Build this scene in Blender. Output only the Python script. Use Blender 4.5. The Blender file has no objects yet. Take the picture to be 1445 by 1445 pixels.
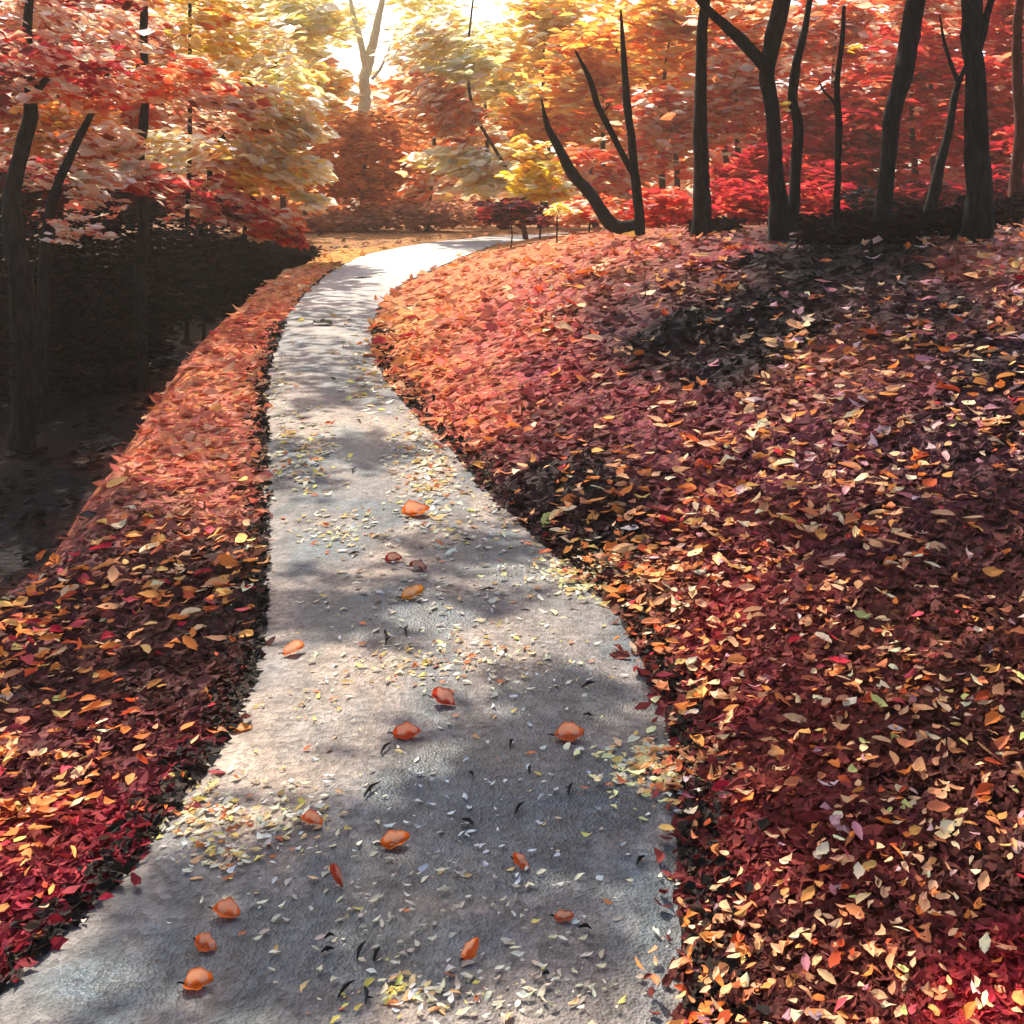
import bpy, math, random
import numpy as np
from mathutils import Vector, Matrix

random.seed(7)
rng = np.random.default_rng(11)
S = bpy.context.scene
COL = S.collection

# ------------------------------------------------------------------ camera, sky, sun, exposure
EYE = 2.2                      # eye height above the near end of the path (m)
FPX = 1550.0                   # focal length on a 1445-wide frame
HOR = 300.0                    # row of the horizon on that frame
cam = bpy.data.cameras.new('camera')
cam.sensor_width = 36.0
cam.lens = 36.0 * FPX / 1445.0
cam.shift_y = -(722.5 - HOR) / 1445.0
cam.clip_start, cam.clip_end = 0.05, 3000.0
camo = bpy.data.objects.new('camera', cam)
COL.objects.link(camo)
camo.location = (0, 0, EYE)
camo.rotation_euler = (math.radians(90), 0, 0)
S.camera = camo

SUN_EL, SUN_AZ = 47.0, -26.0   # degrees; azimuth from straight ahead, negative = left
w = bpy.data.worlds.new('World')
S.world = w
w.use_nodes = True
wn = w.node_tree
sky = wn.nodes.new('ShaderNodeTexSky')
sky.sky_type = 'NISHITA'
sky.sun_disc = False
sky.sun_elevation = math.radians(SUN_EL)
sky.sun_rotation = math.radians(SUN_AZ)
sky.dust_density = 3.0
sky.ozone_density = 0.6
bg = wn.nodes['Background']
bg.inputs['Strength'].default_value = 0.14
wn.links.new(sky.outputs['Color'], bg.inputs['Color'])

sl = bpy.data.lights.new('sun', 'SUN')
sl.energy = 5.0
sl.angle = math.radians(0.5)
sl.color = (1.0, 0.90, 0.76)
so = bpy.data.objects.new('sun', sl)
COL.objects.link(so)
el, az = math.radians(SUN_EL), math.radians(SUN_AZ)
sdir = Vector((math.sin(az) * math.cos(el), math.cos(az) * math.cos(el), math.sin(el)))
so.rotation_euler = sdir.to_track_quat('Z', 'Y').to_euler()
so.location = (0, 0, 30)

S.view_settings.view_transform = 'Standard'
S.view_settings.look = 'None'
S.view_settings.gamma = 1.0
S.view_settings.exposure = 0.8
S.cycles.max_bounces = 6
S.cycles.transparent_max_bounces = 4
S.cycles.use_denoising = True

# ------------------------------------------------------------------ helpers
def lin(c):
    c = np.asarray(c, float) / 255.0
    return np.where(c <= 0.04045, c / 12.92, ((c + 0.055) / 1.055) ** 2.4)

def tag(o, label=None, cat=None, group=None, kind=None):
    if label: o['label'] = label
    if cat: o['category'] = cat
    if group: o['group'] = group
    if kind: o['kind'] = kind
    return o

def empty(name, loc, label, cat, group=None):
    o = bpy.data.objects.new(name, None)
    o.empty_display_size = 0.2
    COL.objects.link(o)
    o.location = loc
    return tag(o, label, cat, group)

def link_mesh(name, verts, faces, mat, parent=None, cols=None, smooth=True, origin=None):
    """One mesh object from world-space vertices; parented without moving."""
    me = bpy.data.meshes.new(name)
    v = np.asarray(verts, float)
    org = np.array(parent.location) if parent is not None else (np.zeros(3) if origin is None else np.asarray(origin, float))
    v = v - org
    if isinstance(faces, np.ndarray) and faces.ndim == 2:
        me.vertices.add(len(v))
        me.vertices.foreach_set('co', v.astype(np.float32).ravel())
        nf, k = faces.shape
        me.loops.add(nf * k)
        me.loops.foreach_set('vertex_index', faces.astype(np.int32).ravel())
        me.polygons.add(nf)
        me.polygons.foreach_set('loop_start', (np.arange(nf) * k).astype(np.int32))
        me.polygons.foreach_set('loop_total', np.full(nf, k, np.int32))
    else:
        me.from_pydata(v.tolist(), [], [[int(i) for i in f] for f in faces])
    me.update(calc_edges=True)
    me.validate()
    if cols is not None:
        a = me.color_attributes.new('Col', 'FLOAT_COLOR', 'POINT')
        c4 = np.ones((len(v), 4), np.float32)
        c4[:, :3] = cols
        a.data.foreach_set('color', c4.ravel())
    if smooth:
        me.shade_smooth()
    if not smooth: me.shade_flat()
    me.materials.append(mat)
    o = bpy.data.objects.new(name, me)
    COL.objects.link(o)
    if parent is not None:
        o.parent = parent
    else:
        o.location = org
    return o

def vnoise(x, y, seed=0):
    """smooth value noise on arrays, range 0..1"""
    x = np.asarray(x, float); y = np.asarray(y, float)
    xi = np.floor(x).astype(np.int64); yi = np.floor(y).astype(np.int64)
    fx = x - xi; fy = y - yi
    fx = fx * fx * (3 - 2 * fx); fy = fy * fy * (3 - 2 * fy)
    def h(a, b):
        n = (a * 374761393 + b * 668265263 + seed * 974634777) & 0x7fffffff
        n = ((n ^ (n >> 13)) * 1274126177) & 0x7fffffff
        return ((n ^ (n >> 16)) & 0xffff) / 65535.0
    return (h(xi, yi) * (1 - fx) + h(xi + 1, yi) * fx) * (1 - fy) + (h(xi, yi + 1) * (1 - fx) + h(xi + 1, yi + 1) * fx) * fy

def fbm(x, y, seed=0, o=4):
    t = 0; a = 0.5; s = 0
    for i in range(o):
        t = t + a * vnoise(x * 2 ** i, y * 2 ** i, seed + i); s += a; a *= 0.5
    return t / s

def sstep(a, b, x):
    t = np.clip((np.asarray(x, float) - a) / (b - a), 0, 1)
    return t * t * (3 - 2 * t)

# ------------------------------------------------------------------ materials
def new_mat(name):
    m = bpy.data.materials.new(name)
    m.use_nodes = True
    nt = m.node_tree
    return m, nt, nt.nodes['Principled BSDF'], nt.nodes['Material Output']

def N(nt, typ, **kw):
    n = nt.nodes.new(typ)
    for k, v in kw.items():
        if k in n.inputs: n.inputs[k].default_value = v
        else: setattr(n, k, v)
    return n

def leaf_material(name, trans=0.5, rough=0.55, spec=0.3, sat=1.0):
    m, nt, p, out = new_mat(name)
    a = N(nt, 'ShaderNodeAttribute', attribute_name='Col')
    geo = N(nt, 'ShaderNodeNewGeometry')
    no = N(nt, 'ShaderNodeTexNoise', Scale=9.0, Detail=3.0)
    nt.links.new(geo.outputs['Position'], no.inputs['Vector'])
    mr = N(nt, 'ShaderNodeMapRange')
    mr.inputs['To Min'].default_value = 0.72; mr.inputs['To Max'].default_value = 1.22
    nt.links.new(no.outputs['Fac'], mr.inputs['Value'])
    mu = N(nt, 'ShaderNodeMixRGB', blend_type='MULTIPLY', Fac=1.0)
    nt.links.new(a.outputs['Color'], mu.inputs['Color1']); nt.links.new(mr.outputs['Result'], mu.inputs['Color2'])
    nt.links.new(mu.outputs['Color'], p.inputs['Base Color'])
    p.inputs['Roughness'].default_value = rough
    p.inputs['Specular IOR Level'].default_value = spec
    t = N(nt, 'ShaderNodeBsdfTranslucent')
    nt.links.new(mu.outputs['Color'], t.inputs['Color'])
    mx = N(nt, 'ShaderNodeMixShader', Fac=trans)
    nt.links.new(p.outputs['BSDF'], mx.inputs[1]); nt.links.new(t.outputs['BSDF'], mx.inputs[2])
    nt.links.new(mx.outputs['Shader'], out.inputs['Surface'])
    return m

M_LEAF = leaf_material('autumn_leaf', 0.70)
M_LITTER = leaf_material('fallen_leaf', 0.25, 0.7, 0.12)
M_PLEAF = leaf_material('papery_leaf', 0.45, 0.5, 0.3)
M_THICKET = leaf_material('dark_thicket_leaf', 0.1, 0.95, 0.02)

def bark_material(name, dark, light, bump=0.6):
    m, nt, p, out = new_mat(name)
    tc = N(nt, 'ShaderNodeTexCoord')
    mp = N(nt, 'ShaderNodeMapping'); mp.inputs['Scale'].default_value = (9, 9, 2.2)
    nt.links.new(tc.outputs['Object'], mp.inputs['Vector'])
    n1 = N(nt, 'ShaderNodeTexNoise', Scale=1.6, Detail=6.0, Roughness=0.7)
    nt.links.new(mp.outputs['Vector'], n1.inputs['Vector'])
    cr = N(nt, 'ShaderNodeValToRGB')
    cr.color_ramp.elements[0].position = 0.42; cr.color_ramp.elements[0].color = (*dark, 1)
    cr.color_ramp.elements[1].position = 0.72; cr.color_ramp.elements[1].color = (*light, 1)
    nt.links.new(n1.outputs['Fac'], cr.inputs['Fac'])
    nt.links.new(cr.outputs['Color'], p.inputs['Base Color'])
    p.inputs['Roughness'].default_value = 0.9
    p.inputs['Specular IOR Level'].default_value = 0.15
    b = N(nt, 'ShaderNodeBump', Strength=bump, Distance=0.03)
    nt.links.new(n1.outputs['Fac'], b.inputs['Height'])
    nt.links.new(b.outputs['Normal'], p.inputs['Normal'])
    return m

M_BARK = bark_material('dark_bark', (0.006, 0.0055, 0.006), (0.042, 0.036, 0.03), 1.0)
M_BARK_RED = bark_material('reddish_bark', (0.05, 0.012, 0.010), (0.13, 0.05, 0.03))
M_BIRCH = bark_material('pale_bark', (0.66, 0.55, 0.30), (0.85, 0.78, 0.55), 0.3)

def ground_material():
    m, nt, p, out = new_mat('leaf_mould')
    a = N(nt, 'ShaderNodeAttribute', attribute_name='Col')
    geo = N(nt, 'ShaderNodeNewGeometry')
    n1 = N(nt, 'ShaderNodeTexNoise', Scale=5.0, Detail=7.0, Roughness=0.65)
    n2 = N(nt, 'ShaderNodeTexVoronoi', Scale=17.0)
    n3 = N(nt, 'ShaderNodeTexNoise', Scale=42.0, Detail=4.0)
    for n in (n1, n2, n3): nt.links.new(geo.outputs['Position'], n.inputs['Vector'])
    mr = N(nt, 'ShaderNodeMapRange'); mr.inputs['From Min'].default_value = 0.3; mr.inputs['From Max'].default_value = 0.7
    mr.inputs['To Min'].default_value = 0.45; mr.inputs['To Max'].default_value = 1.45
    nt.links.new(n1.outputs['Fac'], mr.inputs['Value'])
    mu = N(nt, 'ShaderNodeMixRGB', blend_type='MULTIPLY', Fac=1.0)
    nt.links.new(a.outputs['Color'], mu.inputs['Color1']); nt.links.new(mr.outputs['Result'], mu.inputs['Color2'])
    # each little litter cell gets a slightly different tint
    hs = N(nt, 'ShaderNodeHueSaturation', Saturation=1.05)
    sp = N(nt, 'ShaderNodeSeparateColor')
    nt.links.new(n2.outputs['Color'], sp.inputs['Color'])
    h = N(nt, 'ShaderNodeMapRange'); h.inputs['To Min'].default_value = 0.475; h.inputs['To Max'].default_value = 0.53
    v = N(nt, 'ShaderNodeMapRange'); v.inputs['To Min'].default_value = 0.5; v.inputs['To Max'].default_value = 1.5
    nt.links.new(sp.outputs[0], h.inputs['Value']); nt.links.new(sp.outputs[1], v.inputs['Value'])
    nt.links.new(h.outputs['Result'], hs.inputs['Hue']); nt.links.new(v.outputs['Result'], hs.inputs['Value'])
    nt.links.new(mu.outputs['Color'], hs.inputs['Color'])
    nt.links.new(hs.outputs['Color'], p.inputs['Base Color'])
    p.inputs['Roughness'].default_value = 0.85
    p.inputs['Specular IOR Level'].default_value = 0.15
    ad = N(nt, 'ShaderNodeMath', operation='ADD')
    nt.links.new(n2.outputs['Distance'], ad.inputs[0]); nt.links.new(n3.outputs['Fac'], ad.inputs[1])
    b = N(nt, 'ShaderNodeBump', Strength=0.9, Distance=0.05)
    nt.links.new(ad.outputs['Value'], b.inputs['Height'])
    nt.links.new(b.outputs['Normal'], p.inputs['Normal'])
    return m
M_GROUND = ground_material()

def path_material():
    m, nt, p, out = new_mat('worn_gravel')
    geo = N(nt, 'ShaderNodeNewGeometry')
    mp = N(nt, 'ShaderNodeMapping'); mp.inputs['Scale'].default_value = (1.0, 0.55, 1.0)
    nt.links.new(geo.outputs['Position'], mp.inputs['Vector'])
    big = N(nt, 'ShaderNodeTexNoise', Scale=1.05, Detail=5.0, Roughness=0.6, Distortion=0.4)
    mid = N(nt, 'ShaderNodeTexNoise', Scale=6.0, Detail=6.0, Roughness=0.7)
    st = N(nt, 'ShaderNodeTexVoronoi', Scale=38.0)
    fine = N(nt, 'ShaderNodeTexVoronoi', Scale=95.0)
    for n in (big, mid): nt.links.new(mp.outputs['Vector'], n.inputs['Vector'])
    for n in (st, fine): nt.links.new(geo.outputs['Position'], n.inputs['Vector'])
    cr = N(nt, 'ShaderNodeValToRGB')
    e = cr.color_ramp.elements
    e[0].position = 0.40; e[0].color = (0.075, 0.09, 0.098, 1)     # blue-grey stone dust
    e[1].position = 0.60; e[1].color = (0.26, 0.20, 0.155, 1)      # warm sandy gravel
    x = e.new(0.5); x.color = (0.15, 0.13, 0.118, 1)
    nt.links.new(big.outputs['Fac'], cr.inputs['Fac'])
    mr = N(nt, 'ShaderNodeMapRange'); mr.inputs['From Min'].default_value = 0.3; mr.inputs['From Max'].default_value = 0.7
    mr.inputs['To Min'].default_value = 0.5; mr.inputs['To Max'].default_value = 1.5
    nt.links.new(mid.outputs['Fac'], mr.inputs['Value'])
    mu = N(nt, 'ShaderNodeMixRGB', blend_type='MULTIPLY', Fac=1.0)
    nt.links.new(cr.outputs['Color'], mu.inputs['Color1']); nt.links.new(mr.outputs['Result'], mu.inputs['Color2'])
    sp = N(nt, 'ShaderNodeSeparateColor'); nt.links.new(st.outputs['Color'], sp.inputs['Color'])
    m2 = N(nt, 'ShaderNodeMapRange'); m2.inputs['To Min'].default_value = 0.55; m2.inputs['To Max'].default_value = 1.6
    nt.links.new(sp.outputs[0], m2.inputs['Value'])
    mu2 = N(nt, 'ShaderNodeMixRGB', blend_type='MULTIPLY', Fac=0.8)
    nt.links.new(mu.outputs['Color'], mu2.inputs['Color1']); nt.links.new(m2.outputs['Result'], mu2.inputs['Color2'])
    # sunlit brightness of the upper path, put into its stone colour
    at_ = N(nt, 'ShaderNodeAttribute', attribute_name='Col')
    far_light = N(nt, 'ShaderNodeMixRGB', blend_type='MIX')
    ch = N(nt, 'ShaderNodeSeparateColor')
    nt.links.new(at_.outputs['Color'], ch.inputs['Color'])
    pool_shade = N(nt, 'ShaderNodeMixRGB', blend_type='MULTIPLY', Color2=(.46, .60, .70, 1))  # blue-grey shade multiplied into the gravel colour
    nt.links.new(ch.outputs[1], pool_shade.inputs['Fac']); nt.links.new(mu2.outputs['Color'], pool_shade.inputs['Color1'])
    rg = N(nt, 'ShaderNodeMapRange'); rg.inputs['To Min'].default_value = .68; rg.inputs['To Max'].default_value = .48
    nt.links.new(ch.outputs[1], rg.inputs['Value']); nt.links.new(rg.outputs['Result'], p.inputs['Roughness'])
    nt.links.new(ch.outputs[0], far_light.inputs['Fac'])
    nt.links.new(pool_shade.outputs['Color'], far_light.inputs['Color1'])
    far_tone = N(nt, 'ShaderNodeMixRGB', blend_type='MULTIPLY', Fac=.7, Color1=(0.60, 0.58, 0.55, 1))
    nt.links.new(mr.outputs['Result'], far_tone.inputs['Color2'])
    nt.links.new(far_tone.outputs['Color'], far_light.inputs['Color2'])
    nt.links.new(far_light.outputs['Color'], p.inputs['Base Color'])
    p.inputs['Specular IOR Level'].default_value = 0.4
    ad = N(nt, 'ShaderNodeMath', operation='ADD'); ad2 = N(nt, 'ShaderNodeMath', operation='ADD')
    nt.links.new(st.outputs['Distance'], ad.inputs[0]); nt.links.new(mid.outputs['Fac'], ad.inputs[1])
    nt.links.new(ad.outputs['Value'], ad2.inputs[0]); nt.links.new(fine.outputs['Distance'], ad2.inputs[1])
    b = N(nt, 'ShaderNodeBump', Strength=0.5, Distance=0.012)
    nt.links.new(ad2.outputs['Value'], b.inputs['Height'])
    nt.links.new(b.outputs['Normal'], p.inputs['Normal'])
    return m
M_PATH = path_material()
M_SOIL = bark_material('damp_soil', (0.012, 0.009, 0.008), (0.075, 0.055, 0.042), 0.9)
M_TWIG = bark_material('black_twig', (0.006, 0.006, 0.007), (0.02, 0.018, 0.018), 0.3)

# ------------------------------------------------------------------ lie of the land
_Y = np.arange(-10, 420, 0.25)
_Z = np.interp(_Y, [-10, 6, 8, 12, 16, 20, 25, 30, 35, 40, 50, 90, 420],
               [0, 0, .02, .18, .42, .68, .98, 1.22, 1.40, 1.52, 1.58, 1.2, 1.0])
_k = np.exp(-0.5 * (np.arange(-8, 9) / 3.2) ** 2); _k /= _k.sum()
_Z = np.convolve(np.pad(_Z, 8, mode='edge'), _k, mode='valid')
zpath = lambda Y: np.interp(Y, _Y, _Z)
_rows = HOR + FPX * (EYE - _Z) / np.maximum(_Y, 0.5)
def row_to_Y(r):                      # distance at which the path shows at row r
    sel = (_Y > 1.0) & (_Y < 60)
    return np.interp(-np.asarray(r, float), -_rows[sel], _Y[sel])

EDGE_L = [(-230, 1600), (-60, 1445), (0, 1398), (60, 1345), (150, 1255), (205, 1195), (265, 1110), (310, 1050), (342, 990), (356, 950),
          (364, 880), (370, 800), (373, 720), (373, 640), (371, 560), (380, 505), (400, 455), (430, 415), (470, 381), (520, 358),
          (600, 343), (700, 333), (840, 327)]
EDGE_R = [(966, 1600), (964, 1445), (962, 1300), (955, 1180), (945, 1050), (925, 980), (890, 900), (855, 850), (800, 798), (740, 745),
          (690, 700), (640, 640), (590, 590), (545, 540), (527, 500), (522, 465), (535, 430), (560, 405), (600, 385), (650, 364),
          (700, 345), (760, 336), (1000, 328)]
def edge_fn(pts):
    x = np.array([p[0] for p in pts], float); r = np.array([p[1] for p in pts], float)
    Y = row_to_Y(r); X = (x - 722.5) / FPX * Y
    Y = np.concatenate([[-10], Y, [Y[-1] + 40]]); X = np.concatenate([[X[0]], X, [X[-1] + 60]])
    yy = np.arange(-10, 110, 0.1); xx = np.interp(yy, Y, X)
    k = np.exp(-0.5 * (np.arange(-5, 6) / 2.0) ** 2); k /= k.sum()
    xx = np.convolve(np.pad(xx, 5, mode='edge'), k, mode='valid')
    return lambda q: np.interp(q, yy, xx)
pathL, pathR = edge_fn(EDGE_L), edge_fn(EDGE_R)

def height(X, Y):
    X = np.asarray(X, float); Y = np.asarray(Y, float)
    L, R = pathL(Y), pathR(Y)
    z = zpath(Y).copy() if isinstance(zpath(Y), np.ndarray) else np.array(zpath(Y))
    dr = np.clip(X - R, 0, None); dl = np.clip(L - X, 0, None)
    bank = 1.5 * (1 - np.exp(-(dr / 4.6) ** 1.25)) * (1 - 0.75 * sstep(22, 40, Y))
    bank = bank + 0.10 * sstep(0, .6, dr) * (fbm(X * 1.1, Y * 0.8, 3) - .35) * 2
    hol = sstep(5.6, 8.5, Y) * (1 - sstep(25, 36, Y))
    wv = 0.85 + 0.05 * np.clip(12 - Y, 0, 6) + .25 * (fbm(X * 0 + 3, Y * .7, 19) - .5)
    z = z + bank - 1.7 * hol * sstep(0.0, 1.5, dl - wv) + 0.7 * sstep(9, 20, dl) * hol
    z = z + 0.07 * sstep(0, .5, dl) * (fbm(X * 1.3, Y * 1.0, 8) - .3) * 1.6
    off = sstep(0, 0.35, np.maximum(dr, dl))
    z = z + off * 0.045 * (fbm(X * 5, Y * 5, 21) - 0.4)
    # the wood floor stays below eye level far off
    top = 1.93 + 0.06 * (fbm(X * .5, Y * .5, 31) - .5)
    z = np.where(z > top - .25, top - .25 * np.exp(-(z - (top - .25)) / .25), z)
    return z

def at(px, py, Y):                     # a point Y metres ahead, in the direction of a frame position
    px = np.asarray(px, float)
    return np.array([(px - 722.5) / FPX * Y, Y + 0 * px, EYE + (HOR - np.asarray(py, float)) / FPX * Y])

def on_ground(px, py):
    """where the line of sight through a frame position meets the ground (arrays)"""
    px = np.atleast_1d(np.asarray(px, float)); py = np.atleast_1d(np.asarray(py, float))
    Ys = np.geomspace(2.3, 60, 150)
    best = np.full(px.shape, 60.0); done = np.zeros(px.shape, bool)
    gap0 = np.full(px.shape, 1.0); Y0 = Ys[0]
    for Y in Ys:
        idx = np.flatnonzero(~done)
        if len(idx) == 0: break
        P = at(px[idx], py[idx], Y)
        g = P[2] - height(P[0], np.full(len(idx), Y))
        hit = g <= 0
        h = idx[hit]
        f = gap0[h] / (gap0[h] - g[hit] + 1e-9)
        best[h] = Y0 + (Y - Y0) * f
        done[h] = True
        gap0[idx] = g; Y0 = Y
    X = (px - 722.5) / FPX * best
    return X, best, height(X, best), done

# ------------------------------------------------------------------ what covers the ground: colour of the litter by place
# (frame column, row, sRGB of the litter mat there) turned into places on the ground
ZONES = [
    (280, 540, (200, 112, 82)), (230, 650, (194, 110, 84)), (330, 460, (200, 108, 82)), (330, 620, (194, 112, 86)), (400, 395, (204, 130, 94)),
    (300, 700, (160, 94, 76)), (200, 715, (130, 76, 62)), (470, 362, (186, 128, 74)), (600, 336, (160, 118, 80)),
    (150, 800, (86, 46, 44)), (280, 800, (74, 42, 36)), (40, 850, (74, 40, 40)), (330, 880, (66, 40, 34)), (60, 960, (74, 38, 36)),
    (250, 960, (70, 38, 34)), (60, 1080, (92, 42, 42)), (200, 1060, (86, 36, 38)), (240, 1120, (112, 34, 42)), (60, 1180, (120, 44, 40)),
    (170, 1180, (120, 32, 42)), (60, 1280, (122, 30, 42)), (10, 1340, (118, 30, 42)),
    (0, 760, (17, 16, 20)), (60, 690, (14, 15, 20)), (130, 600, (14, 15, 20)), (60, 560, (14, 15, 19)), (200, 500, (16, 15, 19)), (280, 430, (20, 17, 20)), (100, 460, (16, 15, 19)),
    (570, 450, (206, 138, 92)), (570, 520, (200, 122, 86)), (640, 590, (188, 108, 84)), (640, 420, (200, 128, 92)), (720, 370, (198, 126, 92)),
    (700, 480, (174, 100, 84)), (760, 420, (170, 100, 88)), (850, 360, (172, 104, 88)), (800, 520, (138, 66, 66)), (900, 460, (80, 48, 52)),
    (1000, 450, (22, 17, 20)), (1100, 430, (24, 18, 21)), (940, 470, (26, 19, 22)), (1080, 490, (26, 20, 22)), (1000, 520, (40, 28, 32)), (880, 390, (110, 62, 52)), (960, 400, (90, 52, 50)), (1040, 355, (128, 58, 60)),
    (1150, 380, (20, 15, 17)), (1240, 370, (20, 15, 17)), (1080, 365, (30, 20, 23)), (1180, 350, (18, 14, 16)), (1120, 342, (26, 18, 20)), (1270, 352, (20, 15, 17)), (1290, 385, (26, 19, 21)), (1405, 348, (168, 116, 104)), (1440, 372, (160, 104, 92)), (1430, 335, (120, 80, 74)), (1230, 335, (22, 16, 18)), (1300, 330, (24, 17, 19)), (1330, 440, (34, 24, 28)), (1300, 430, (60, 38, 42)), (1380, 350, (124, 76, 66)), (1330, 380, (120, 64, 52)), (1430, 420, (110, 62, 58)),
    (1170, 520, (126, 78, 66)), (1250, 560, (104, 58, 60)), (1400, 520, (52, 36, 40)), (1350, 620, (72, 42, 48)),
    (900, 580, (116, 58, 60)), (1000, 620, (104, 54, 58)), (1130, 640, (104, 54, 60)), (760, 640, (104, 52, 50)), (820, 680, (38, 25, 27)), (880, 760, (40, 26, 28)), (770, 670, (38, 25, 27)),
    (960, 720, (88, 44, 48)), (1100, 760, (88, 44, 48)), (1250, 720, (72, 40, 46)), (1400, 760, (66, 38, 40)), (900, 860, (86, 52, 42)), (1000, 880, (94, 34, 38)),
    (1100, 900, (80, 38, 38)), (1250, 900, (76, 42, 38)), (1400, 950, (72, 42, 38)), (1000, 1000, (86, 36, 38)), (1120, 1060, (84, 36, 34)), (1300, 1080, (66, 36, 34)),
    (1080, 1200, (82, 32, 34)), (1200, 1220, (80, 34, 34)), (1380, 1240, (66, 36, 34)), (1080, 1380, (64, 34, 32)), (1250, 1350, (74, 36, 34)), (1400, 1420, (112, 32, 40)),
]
_zp = np.array([(a, b) for a, b, c in ZONES], float)
_zx, _zy, _zz, _ = on_ground(_zp[:, 0], _zp[:, 1])
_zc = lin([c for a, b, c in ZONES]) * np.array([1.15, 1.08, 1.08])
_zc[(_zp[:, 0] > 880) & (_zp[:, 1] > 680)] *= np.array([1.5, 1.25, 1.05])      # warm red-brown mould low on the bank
_zc[(_zp[:, 0] < 500) & (_zp[:, 1] < 720) & (_zc[:, 0] > .1)] *= np.array([1.15, 1.3, 1.3])   # salmon verge lightened in colour to offset the boughs' shade
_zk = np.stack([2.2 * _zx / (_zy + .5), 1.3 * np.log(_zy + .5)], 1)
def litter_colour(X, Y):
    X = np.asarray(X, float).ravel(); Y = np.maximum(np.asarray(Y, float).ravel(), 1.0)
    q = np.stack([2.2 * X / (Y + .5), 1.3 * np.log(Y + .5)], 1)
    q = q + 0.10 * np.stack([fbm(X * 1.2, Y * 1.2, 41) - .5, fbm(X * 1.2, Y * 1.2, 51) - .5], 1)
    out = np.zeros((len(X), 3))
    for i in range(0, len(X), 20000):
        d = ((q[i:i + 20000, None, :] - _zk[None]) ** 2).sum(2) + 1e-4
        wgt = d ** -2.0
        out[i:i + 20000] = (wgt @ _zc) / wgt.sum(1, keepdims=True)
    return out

# ------------------------------------------------------------------ ground sheet
nr, nc = 420, 300
ys = np.concatenate([np.linspace(-8, 2.0, 40), 2.0 + (np.geomspace(0.6, 150.6, nr - 40) - 0.6) * 1.0 + 0.02])
us = np.linspace(-1, 1, nc); us = np.sign(us) * (0.45 * np.abs(us) + 0.55 * np.abs(us) ** 2.2) * 1.5
YY = np.repeat(ys[:, None], nc, 1)
XX = us[None, :] * (np.maximum(YY, 0) + 6.0)
ZZ = height(XX, YY)
# sink the sheet a little where the path lies on it
inside = sstep(-0.02, 0.12, np.minimum(XX - pathL(YY), pathR(YY) - XX)) * (YY < 60)
ZZ = ZZ - 0.05 * inside
gv = np.stack([XX, YY, ZZ], -1).reshape(-1, 3)
i0 = (np.arange(nr - 1)[:, None] * nc + np.arange(nc - 1)[None]).ravel()
gf = np.stack([i0, i0 + 1, i0 + nc + 1, i0 + nc], 1)
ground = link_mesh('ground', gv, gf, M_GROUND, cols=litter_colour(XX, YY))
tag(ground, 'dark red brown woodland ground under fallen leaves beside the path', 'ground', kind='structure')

# path sheet
pv, pf = [], []
prow = np.concatenate([np.linspace(-6, 2, 30), np.geomspace(2.1, 52, 420)])
npc = 60
t = np.linspace(0, 1, npc)
for Y in prow:
    jl = 0.05 * (fbm(np.array([Y * 3.0]), np.array([2.0]), 61)[0] - .5) * min(3, .7 + Y * .1)
    jr = 0.05 * (fbm(np.array([Y * 3.0]), np.array([7.0]), 62)[0] - .5) * min(3, .7 + Y * .1)
    L, R = pathL(Y) + jl, pathR(Y) + jr
    X = L + (R - L) * t
    Yv = np.full(npc, Y)
    z = zpath(Y) + 0.004 + 0.028 * (1 - (2 * t - 1) ** 4) + 0.03 * (fbm(X * 1.6, Yv * 1.2, 71) - .5) * (1 - (2 * t - 1) ** 6)
    pv.append(np.stack([X, Yv, z], 1))
pv = np.concatenate(pv)
i0 = (np.arange(len(prow) - 1)[:, None] * npc + np.arange(npc - 1)[None]).ravel()
pf = np.stack([i0, i0 + 1, i0 + npc + 1, i0 + npc], 1)
pfar_light = sstep(12, 24, pv[:, 1] + 7 * (fbm(pv[:, 0] * 1.1, pv[:, 1] * .7, 77) - .5)) * .6  # stone colour brightened up the path, as if sunlit
pshade = np.zeros(len(pv))  # pools of shade painted on the path, also a little smoother
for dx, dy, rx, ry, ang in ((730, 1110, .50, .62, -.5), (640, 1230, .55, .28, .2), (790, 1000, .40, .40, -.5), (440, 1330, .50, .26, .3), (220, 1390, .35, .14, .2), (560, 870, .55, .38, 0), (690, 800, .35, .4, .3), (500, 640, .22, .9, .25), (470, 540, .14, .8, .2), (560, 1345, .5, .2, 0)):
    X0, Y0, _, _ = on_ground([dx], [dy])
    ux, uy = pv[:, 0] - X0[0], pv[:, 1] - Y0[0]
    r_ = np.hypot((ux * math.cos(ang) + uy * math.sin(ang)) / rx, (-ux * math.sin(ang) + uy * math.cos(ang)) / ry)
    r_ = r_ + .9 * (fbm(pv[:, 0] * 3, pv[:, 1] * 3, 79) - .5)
    pshade = np.maximum(pshade, 1 - sstep(.65, 1.15, r_))
path = link_mesh('path', pv, pf, M_PATH, cols=np.stack([pfar_light, pshade, pfar_light * 0], 1))
tag(path, 'pale grey gravel path winding up into the autumn wood', 'path', kind='structure')
def path_z(X, Y):
    L, R = pathL(Y), pathR(Y); tt = np.clip((X - L) / (R - L), 0, 1)
    return zpath(Y) + 0.004 + 0.028 * (1 - (2 * tt - 1) ** 4) + 0.03 * (fbm(np.atleast_1d(X) * 1.6, np.atleast_1d(Y) * 1.2, 71) - .5) * (1 - (2 * tt - 1) ** 6)

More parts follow.
